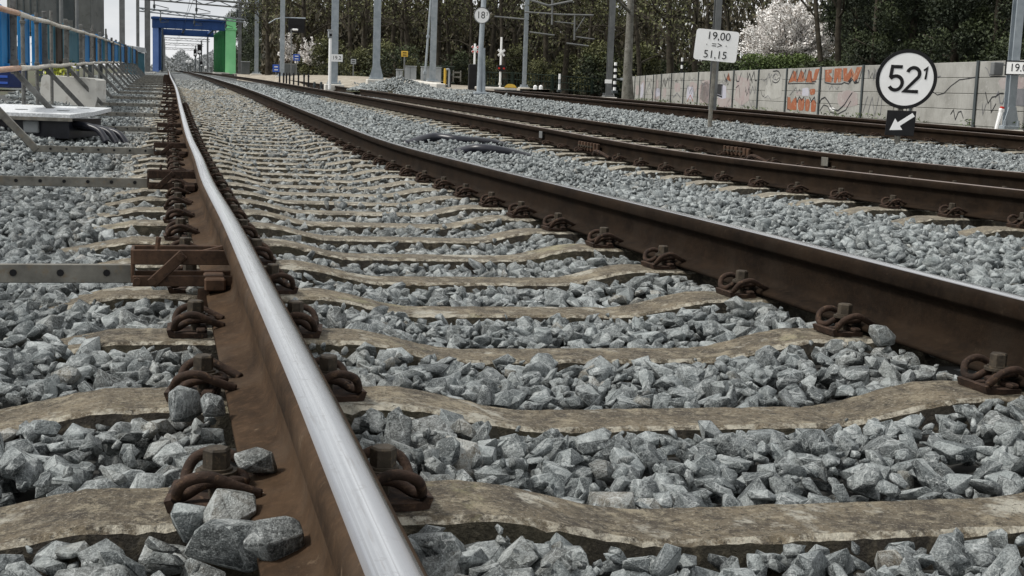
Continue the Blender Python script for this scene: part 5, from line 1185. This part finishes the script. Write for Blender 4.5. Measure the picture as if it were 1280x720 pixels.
# dark green mesh fence at the back
def back_fence(P, H, label):
    r = empty('green_fence', P[0], label, 'fence'); o = P[0]
    for a, b in zip(P[:-1], P[1:]):
        v = b-a; n = max(6, int(np.linalg.norm(v)/.14)); mb = MB()
        for k in range(n): mb.box(a-o+v*(k+.5)/n+UPZ*H/2, (.03, .02, H))
        for z in (.12, .55, .97): mb.tube([a-o+UPZ*H*z, b-o+UPZ*H*z], .02, 4)
        mb.build('bar_panel', MT['fence_green'], r)
        mb = MB(); mb.box(a-o+UPZ*H*.52, (.08, .08, H*1.06)); mb.build('post', MT['fence_green'], r)
back_fence([at(372, 97, 78), at(410, 99, 76), at(450, 100, 74), at(490, 101, 72), at(530, 104, 71), at(568, 106, 70)], .95, 'dark green bar fence along the edge of the woods')
back_fence([at(606, 109, 66), at(640, 110, 66), at(690, 113, 66), at(740, 117, 66), at(785, 120, 66)], .75, 'dark fence behind the level crossing in front of the trees')

# sandy verge, kerb, gravel heap
def bank(rows, name, m, kind):
    mb = MB(); n = len(rows[0]); V = [at(*q) for r_ in rows for q in r_]
    mb.add(V, [(i*n+j, (i+1)*n+j, (i+1)*n+j+1, i*n+j+1) for i in range(len(rows)-1) for j in range(n-1)]); o = mb.build(name, m, None); o['kind'] = kind; return o
bank([[(296, 101, 84), (350, 105.5, 62), (400, 110, 50), (450, 113.5, 44), (530, 118, 39)], [(296, 97, 86), (350, 101, 64), (400, 105, 52), (450, 109, 46), (530, 114, 42)], [(296, 94, 90), (350, 95.2, 70), (400, 95, 60), (450, 97, 54), (530, 104, 50)], [(296, 93, 96), (350, 94, 76), (400, 94, 66), (450, 95.5, 60), (545, 102, 56)], [(290, 92, 130), (350, 93.2, 110), (400, 93.5, 95), (450, 95, 85), (560, 101.5, 75)]], 'sandy_path', MT['sand'], 'structure')
bank([[(530, 117, 40), (590, 118.6, 39), (650, 119, 42)], [(530, 111, 45), (590, 113.5, 45), (650, 112.5, 47)], [(530, 104, 55), (590, 108, 56), (650, 111, 58)], [(530, 103.5, 75), (600, 108, 75), (700, 112, 70)]], 'crossing_ground', MT['sand'], 'structure')
b0, b1 = at(497, 101.5, 50), at(551, 109, 42); r_v = b1-b0; n_ = np.cross(r_v/np.linalg.norm(r_v), UPZ)
mb = MB(); L = np.linalg.norm(r_v); mb.box(r_v/2+UPZ*.0, (L, .3, .22), r_v/L, np.cross(UPZ, r_v/L), ch=.02); tag(mb.build('kerb', MT['kerb'], None, loc=b0), 'pale concrete kerb behind the gravel heap', 'kerb')['kind'] = 'structure'
def gravel_heap(u, v, d, w, h, label):
    b = at(u, v, d); n = 2600; rr = np.sqrt(RNG.random(n)); th = RNG.uniform(0, 2*np.pi, n); x, y = rr*np.cos(th)*w/2, rr*np.sin(th)*w/2
    ridge = h*(np.clip(1-rr, 0, 1)**.8)*(1+.25*np.sin(th*3+1)); P = np.stack([b[0]+x*1.1, b[1]+y*.9, b[2]-.04+ridge], -1)
    R_ = Rocks(); R_.add('far', P, np.clip(RNG.lognormal(math.log(.085), .25, n), .05, .15), np.stack([np.clip(RNG.beta(1.7, 2.3, n)*.8+.12, 0, 1), RNG.random(n)*.15, RNG.random(n), np.ones(n)], -1), .7)
    m = MB(); k = 28
    V = [(b[0]+w*.52*1.1*math.cos(2*math.pi*i/k)*q, b[1]+w*.5*.9*math.sin(2*math.pi*i/k)*q, b[2]-.08+h*(1-q)**.8*.95) for q in (1, .6, .3, .05) for i in range(k)]
    Fc = [(j*k+i, j*k+(i+1) % k, (j+1)*k+(i+1) % k, (j+1)*k+i) for j in range(3) for i in range(k)]
    o = obj_of('gravel_heap', raw_mesh('gravel_heap', np.concatenate(R_.V), np.concatenate(R_.F), MT['stone'], np.concatenate(R_.T))); o['kind'] = 'stuff'; tag(o, label, 'gravel heap')
    m.add(V, Fc+[tuple(3*k+i for i in range(k))]); q = m.build('heap_core', MT['ground'], o); q['kind'] = 'stuff'
gravel_heap(497, 113, 40, 2.7, .36, 'low heap of grey gravel at the foot of the flared mast')
gravel_heap(575, 116, 36, 2.0, .10, 'flat spread of gravel left of the 18 sign')

# ------------------------------------------------------------------ trees
def grow(rs, base, H, r0, n_limb, spread, low=.25, wob=.04, depth_=3):
    """list of branches (path, radii); the first is the trunk"""
    out = []; P = [np.array(base, float)]; n = 9; d = np.array([rs.gauss(0, wob), rs.gauss(0, wob), 1.])
    for i in range(n): d = d+np.array([rs.gauss(0, wob), rs.gauss(0, wob), 0]); d /= np.linalg.norm(d); P.append(P[-1]+d*H/n)
    out.append((P, [r0*(1-.86*(i/n)**.9) + (.35*r0 if i == 0 else 0) for i in range(n+1)]))
    tips = []
    def limb(p, d, L, r, lev):
        Q = [p]; m = 4 if lev < 2 else 3
        for i in range(m):
            d = d+np.array([rs.gauss(0, .22), rs.gauss(0, .22), rs.gauss(.08, .15)]); d /= np.linalg.norm(d); Q.append(Q[-1]+d*L/m)
        out.append((Q, [r*(1-.75*i/m) for i in range(m+1)])); tips.append((Q[-1], d, lev))
        if lev < depth_:
            for k in range(rs.randint(2, 4) if lev < 2 else rs.randint(2, 3)):
                t = rs.uniform(.3, 1); j = min(int(t*m), m-1); q = Q[j]+(Q[j+1]-Q[j])*(t*m-j)
                e = d+np.array([rs.gauss(0, .6), rs.gauss(0, .6), rs.gauss(.1, .4)]); e /= np.linalg.norm(e); limb(q, e, L*rs.uniform(.4, .65), r*.45, lev+1)
    for k in range(n_limb):
        t = low+(1-low)*(k+rs.random())/n_limb; j = min(int(t*n), n-1); q = P[j]+(P[j+1]-P[j])*(t*n-j); a = rs.uniform(0, 2*math.pi)
        e = np.array([math.cos(a), math.sin(a), rs.uniform(.2, .9)]); e /= np.linalg.norm(e); limb(q, e, H*spread*(1.1-.6*t)*rs.uniform(.7, 1.2), r0*.42*(1.1-t*.7), 1)
    return out, tips
def wood_mesh(branches, m, skip_small=False):
    mb = MB()
    for k, (P, R_) in enumerate(branches):
        mb.tube(P, [max(x, .006) for x in R_], 9 if k == 0 else (5 if R_[0] > .03 else 3), cap=False)
    return mb.mesh('trunk', m, True)
def bare_tree(seed, H, r0, bark, leafm, n_limb, spread, leaf_n, leaf_s, low=.25):
    rs = random.Random(seed); br, tips = grow(rs, (0, 0, -.2), H, r0, n_limb, spread, low)
    tm = wood_mesh(br, bark); pts = []
    pos = np.array([t[0] for t in tips]); k = RNG.integers(0, len(pos), leaf_n); q = pos[k]+RNG.normal(size=(leaf_n, 3))*H*.035
    cm = leaf_cloud('crown', q, leaf_s, leafm, None, .45); me = cm.data; bpy.data.objects.remove(cm)
    return tm, me
KINDS = [bare_tree(21, 11, .17, MT['bark'], MT['leaf_olive'], 13, .30, 2600, .17), bare_tree(22, 12, .14, MT['bark'], MT['leaf_olive'], 12, .26, 2200, .17), bare_tree(23, 13, .21, MT['bark'], MT['leaf_olive'], 15, .30, 2800, .18, .18), bare_tree(24, 10, .11, MT['bark'], MT['leaf_olive'], 12, .34, 2600, .16, .12)]
PALE = bare_tree(25, 11, .20, MT['bark_pale'], MT['leaf_olive'], 12, .24, 1500, .15, .3)
def place_tree(p, kind, s, rz, label, group, name='bare_tree'):
    o = empty(name, p, label, 'tree', group, rz); o.scale = (s, s, s)
    for nm, me in zip(('trunk', 'crown'), kind): obj_of(nm, me, o)
    return o
rs = random.Random(4)
spots = [(335, 80), (352, 88), (380, 76), (398, 92), (415, 84), (440, 78), (448, 72), (462, 90), (487, 80), (500, 88), (514, 74), (528, 92), (548, 78), (562, 86), (575, 94), (588, 76), (612, 82), (632, 72), (648, 90), (664, 78), (682, 70), (692, 88), (706, 74), (722, 82), (733, 68), (746, 88), (757, 76), (800, 64), (812, 78), (822, 70), (838, 62), (850, 82), (868, 68), (884, 60), (905, 72), (918, 58)]
for i, (u, d) in enumerate(spots):
    v = 92+(u-300)*.036+2; p = at(u, v, d); p[2] -= .2
    place_tree(p, KINDS[i % 4], rs.uniform(.8, 1.15), rs.uniform(0, 6), 'dark bare tree trunk standing in the woods behind the crossing' if u < 790 else 'bare twiggy tree standing behind the far end of the noise wall', 'trees in the woods behind the crossing' if u < 790 else 'bare trees behind the noise wall')
place_tree(at(785, 124, 50), PALE, .95, 1.0, 'tree with a pale speckled trunk at the far end of the noise wall', None, 'pale_tree')
# dark slanting trunk right of the blossom and two trunks among the evergreens
place_tree(at(1030, 112, 36), KINDS[1], .62, 2.2, 'slim dark trunk at the right side of the blossom tree', None)
place_tree(at(1046, 112, 37), KINDS[0], .62, .7, 'dark trunk at the left edge of the evergreens', None)
# dense evergreens
def evergreen_mesh(seed, H, W_, n, size, m=None, lobes=26, bottom=.0):
    r = np.random.default_rng(seed); P = []; T = []
    for k in range(lobes):
        z = r.uniform(bottom, .96)*H; rad = W_*(.95-.62*(z/H)**1.4); a = r.uniform(0, 2*np.pi); rr = rad*np.sqrt(r.uniform(.15, 1)); c = np.array([math.cos(a)*rr, math.sin(a)*rr, z]); s = W_*r.uniform(.22, .42); m_ = n//lobes
        q = r.normal(size=(m_, 3)); q /= np.linalg.norm(q, axis=1)[:, None]; q *= (r.random((m_, 1))**.4)*s*np.array([1, 1, 1.25]); P.append(c+q)
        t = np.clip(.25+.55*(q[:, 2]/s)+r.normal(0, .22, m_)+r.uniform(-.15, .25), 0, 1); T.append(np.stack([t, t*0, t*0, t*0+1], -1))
    P = np.concatenate(P); o = leaf_cloud('crown', P, size, m or MT['leaf_dark'], None, .5, np.concatenate(T)); me = o.data; bpy.data.objects.remove(o)
    mb = MB(); mb.tube([(0, 0, -.3), (.05, 0, H*.5), (0, .05, H*.9)], [W_*.09, W_*.06, .02], 8)
    for k in range(8): a = k*.8; z = H*(.2+.08*k); mb.tube([(0, 0, z), (math.cos(a)*W_*.5, math.sin(a)*W_*.5, z+.3)], [.04, .015], 5)
    return mb.mesh('trunk', MT['bark'], True), me
EV = [evergreen_mesh(31, 5.0, 1.5, 17000, .085), evergreen_mesh(32, 5.6, 1.3, 16000, .085), evergreen_mesh(33, 4.6, 1.7, 18000, .085)]
for i, (u, d, s) in enumerate(((1062, 39, .9), (1088, 35, .85), (1108, 40, 1.0), (1135, 35, .95), (1160, 38, 1.0), (1187, 34, .9), (1212, 36, 1.0), (1240, 33, .95), (1268, 35, 1.0), (1300, 32, 1.0), (1345, 31, 1.0), (1400, 30, 1.0))):
    p = at(u, 128, d); p[2] = .05; place_tree(p, EV[i % 3], s, i*1.3, 'dark green evergreen rising behind the right half of the noise wall', 'evergreens behind the noise wall', 'evergreen_tree')
for i, (u, d, s) in enumerate(((331, 205, 2.5), (346, 190, 2.2), (318, 240, 2.6), (338, 225, 3.0), (312, 265, 3.0), (302, 290, 3.2))):
    p = at(u, 94, d); place_tree(p, EV[i % 3], s, i*1.1, 'tall dark evergreen right of the green portal leg', 'evergreens beside the portal', 'evergreen_tree')
# hedge below the blossom
def hedge(u0, u1, v0, v1, d, label, m, n, size):
    a, b = at(u0, v1, d), at(u1, v1, d); h = (v1-v0)*d/F; r = empty('hedge', a, label, 'hedge'); v = b-a; t = RNG.random(n); q = v*t[:, None]+RNG.normal(size=(n, 3))*np.array([.12, .25, .0]); q[:, 2] += RNG.random(n)**.7*h*(1+.12*np.sin(t*17))
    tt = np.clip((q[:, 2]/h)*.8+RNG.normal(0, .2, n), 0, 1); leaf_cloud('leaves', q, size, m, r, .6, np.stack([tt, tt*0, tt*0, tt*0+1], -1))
    mb = MB()
    for k in range(12): p = v*(k+.5)/12; mb.tube([p-UPZ*.2, p+UPZ*h*.7], .02, 5)
    mb.build('stem', MT['bark'], r)
hedge(932, 1012, 71, 100, 38, 'clipped green hedge above the wall under the blossom tree', MT['leaf_hedge'], 5200, .07)
hedge(1010, 1060, 80, 104, 36, 'low dark hedge right of the blossom tree', MT['leaf_dark'], 2500, .08)
hedge(880, 935, 80, 104, 46, 'dark shrubs left of the blossom tree behind the wall', MT['leaf_dark'], 3000, .09)
# blossom tree
def blossom(u, v, d, H, W_, label, n_b=120, seed=9, per=150, sz=.036, hazy=False):
    b = at(u, v, d); r = empty('blossom_tree', b, label, 'tree'); rr = random.Random(seed); mb = MB(); P = []; D = []
    mb.tube([(0, 0, -.6), (.03, 0, .2), (0, 0, .5)], [.10, .08, .06], 8)
    for k in range(n_b):
        a = rr.uniform(0, 2*math.pi); el = rr.uniform(.02, 1.35); dd = np.array([math.cos(a)*math.cos(el), math.sin(a)*math.cos(el), math.sin(el)]); L = rr.uniform(.62, 1.08); 
        tip = np.array([dd[0]*W_*L, dd[1]*W_*L, .15+dd[2]*H*L]); mid = tip*.5+np.array([rr.gauss(0, .07), rr.gauss(0, .07), .12]); path = smooth_path([(0, 0, .15), mid, tip], 5); mb.tube(path, np.linspace(.02, .004, len(path)), 4)
        for j in range(per):
            t = rr.random()**.55*(len(path)-1.001); i0 = int(t); q = path[i0]+(path[i0+1]-path[i0])*(t-i0); P.append(q+np.array([rr.gauss(0, .05), rr.gauss(0, .05), rr.gauss(0, .045)])); e = dd+np.array([rr.gauss(0, .5) for _ in range(3)]); D.append(e/np.linalg.norm(e))
    mb.build('trunk', MT['bark'], r); P = np.array(P); n = len(P); dist = np.linalg.norm(P/np.array([W_, W_, H]), axis=1)
    t = np.clip(dist*.9+RNG.normal(0, .25, n), 0, 1); leaf_cloud('crown', P, sz, MT['petal'], r, .8, np.stack([t, (RNG.random(n) < .13).astype(float)*.9, t*0, t*0+1], -1), np.array(D))
blossom(981, 84, 40, 1.75, 1.48, 'white blossoming tree above the graffiti wall', 260, 9, 200, .052)
blossom(389, 84, 76, 1.5, 1.0, 'faint white blossoming shrub behind the black panel mast', 50, 10, 45, .09)
blossom(358, 80, 82, 1.9, .6, 'pale blossoming shrub behind the lamp post', 40, 12, 45, .09)
p = at(60, 88, 46); r = empty('blossom_tree', p, 'pale blossoming tree between the two grey cabins', 'tree'); q = RNG.normal(size=(2600, 3))*np.array([.35, .35, .7])+np.array([0, 0, 1.9]); mb = MB()
mb.tube([(0, 0, -.4), (0, 0, 1.0), (.1, 0, 1.9)], [.09, .07, .03], 7)
for k in range(14): mb.tube([(0, 0, .8+.05*k), q[k]], [.02, .006], 4)
mb.build('trunk', MT['bark'], r); leaf_cloud('crown', q, .06, MT['petal'], r, .8)
# shrubs in the understorey
SH = [evergreen_mesh(41, 1.6, 1.3, 3200, .12, MT['leaf_olive'], 14), evergreen_mesh(42, 1.3, 1.5, 3200, .12, MT['leaf_dark'], 14)]
for i in range(34):
    u = 385+i*16+rs.uniform(-6, 6); d = rs.uniform(66, 88); v = 94+(u-300)*.036+3; p = at(u, v, d); p[2] -= .15
    place_tree(p, SH[i % 2], rs.uniform(.7, 1.3), rs.uniform(0, 6), 'low dark shrub under the trees', 'shrubs at the foot of the woods', 'shrub')
# the wood behind: one mass
def wood_mass(name, u0, u1, d0, d1, z1, n, size, m, label, seed, base_v, lean=1.6, hz=1.0):
    r = np.random.default_rng(seed); u = r.uniform(u0, u1, n); d = r.uniform(d0, d1, n)
    B_ = CAM[None]+d[:, None]*(fw[None]+((u-640)/F)[:, None]*rt[None]); z = CH-.1+r.random(n)**hz*z1
    tree = .5+.5*np.sin(u*.11+np.sin(u*.031)*4); z = np.where(z > z1*.55, z*(.72+.28*tree), z)
    P = np.stack([B_[:, 0], B_[:, 1], z], -1); P[:, :2] = CAM[None, :2]+d[:, None]*((fw+0)[None, :2]*0+np.stack([sy*np.ones(n)+((u-640)/F)*cy, cy*np.ones(n)-((u-640)/F)*sy], -1))
    clump = np.clip(.42+.3*np.sin(u*.21+d)*np.sin(z*1.7+u*.05)+r.normal(0, .2, n)-.12*(z < 1.5), 0, 1)
    D = np.stack([r.normal(0, .7, n), r.normal(0, .7, n), lean+r.normal(0, .8, n)], -1); D /= np.linalg.norm(D, axis=1)[:, None]
    o = leaf_cloud(name, P, size*r.uniform(.6, 1.5, n), m, None, .32, np.stack([clump, clump*0, clump*0, clump*0+1], -1), D); o['kind'] = 'stuff'; tag(o, label, 'woodland'); return o
wood_mass('woodland', 322, 800, 92, 118, 8.2, 60000, .55, MT['leaf_wood'], 'dense dark woodland behind the level crossing', 51, 100, hz=1.5)
wood_mass('woodland', 790, 1050, 70, 100, 8.5, 21000, .40, MT['leaf_wood'], 'twiggy brown woodland behind the far noise wall', 52, 110, hz=1.5)
wood_mass('woodland', 1030, 1480, 44, 60, 6.5, 34000, .32, MT['leaf_dark'], 'dark woodland behind the evergreens on the right', 53, 120)
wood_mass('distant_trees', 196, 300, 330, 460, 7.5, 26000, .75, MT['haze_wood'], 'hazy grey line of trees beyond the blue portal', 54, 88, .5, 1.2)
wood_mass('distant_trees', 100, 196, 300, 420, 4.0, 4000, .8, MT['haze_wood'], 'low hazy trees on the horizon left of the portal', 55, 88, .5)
# grey-blue shed roof on the skyline behind the boards
b = at(160, 62, 60); X, Y = np.array([cy, -sy, 0]), np.array([sy, cy, 0]); r = empty('site_shed', b, 'pale blue-green shed top showing above the far boards', 'shed')
gz = float(ground_z(b[0], b[1]))-b[2]; mb = MB(); mb.box(UPZ*(gz/2-.1)+Y*.8, (18*60/F, 1.4, -gz), X, Y, ch=.02); mb.build('wall', MT['teal_board'], r); mb = MB(); mb.prism([(-11*60/F, 0), (11*60/F, 0), (9*60/F, .22), (-9*60/F, .3)], UPZ*-.08, X, UPZ, Y, 1.6); mb.build('roof', MT['cabinet'], r)

# ------------------------------------------------------------------ light: overcast daylight
w = bpy.data.worlds.new('World'); scene.world = w; w.use_nodes = True; nt = w.node_tree; bg = nt.nodes['Background']
sky = node(nt, 'ShaderNodeTexSky', sky_type='NISHITA'); sky.sun_disc = False
EL, AZ = math.radians(52), math.radians(-88)
sky.sun_elevation = EL; sky.sun_rotation = AZ; sky.air_density = 1.5; sky.dust_density = 4
tc = coord(nt, 'Generated'); mp = scaled(nt, tc, (1.5, 1.5, 6))
cl = ramp(nt, noise(nt, 1.8, 6, .6, mp), [(.36, (5.9, 6.15, 6.4)), (.5, (7.3, 7.4, 7.5)), (.62, (8.3, 8.3, 8.25))])
nt.links.new(mixc(nt, .92, sky.outputs[0], cl), bg.inputs[0]); bg.inputs[1].default_value = .124
sun = bpy.data.lights.new('sun', 'SUN'); sun.energy = 3.5; sun.angle = math.radians(10); sun.color = (1, .97, .92)
so = bpy.data.objects.new('sun', sun); COL.objects.link(so)
sd = Vector((math.sin(AZ)*math.cos(EL), math.cos(AZ)*math.cos(EL), math.sin(EL))); so.rotation_euler = sd.to_track_quat('Z', 'Y').to_euler()
scene.view_settings.view_transform = 'Standard'; scene.view_settings.look = 'None'; scene.view_settings.exposure = 0; scene.view_settings.gamma = 1
scene.cycles.max_bounces = 5; scene.cycles.diffuse_bounces = 3; scene.cycles.use_denoising = True
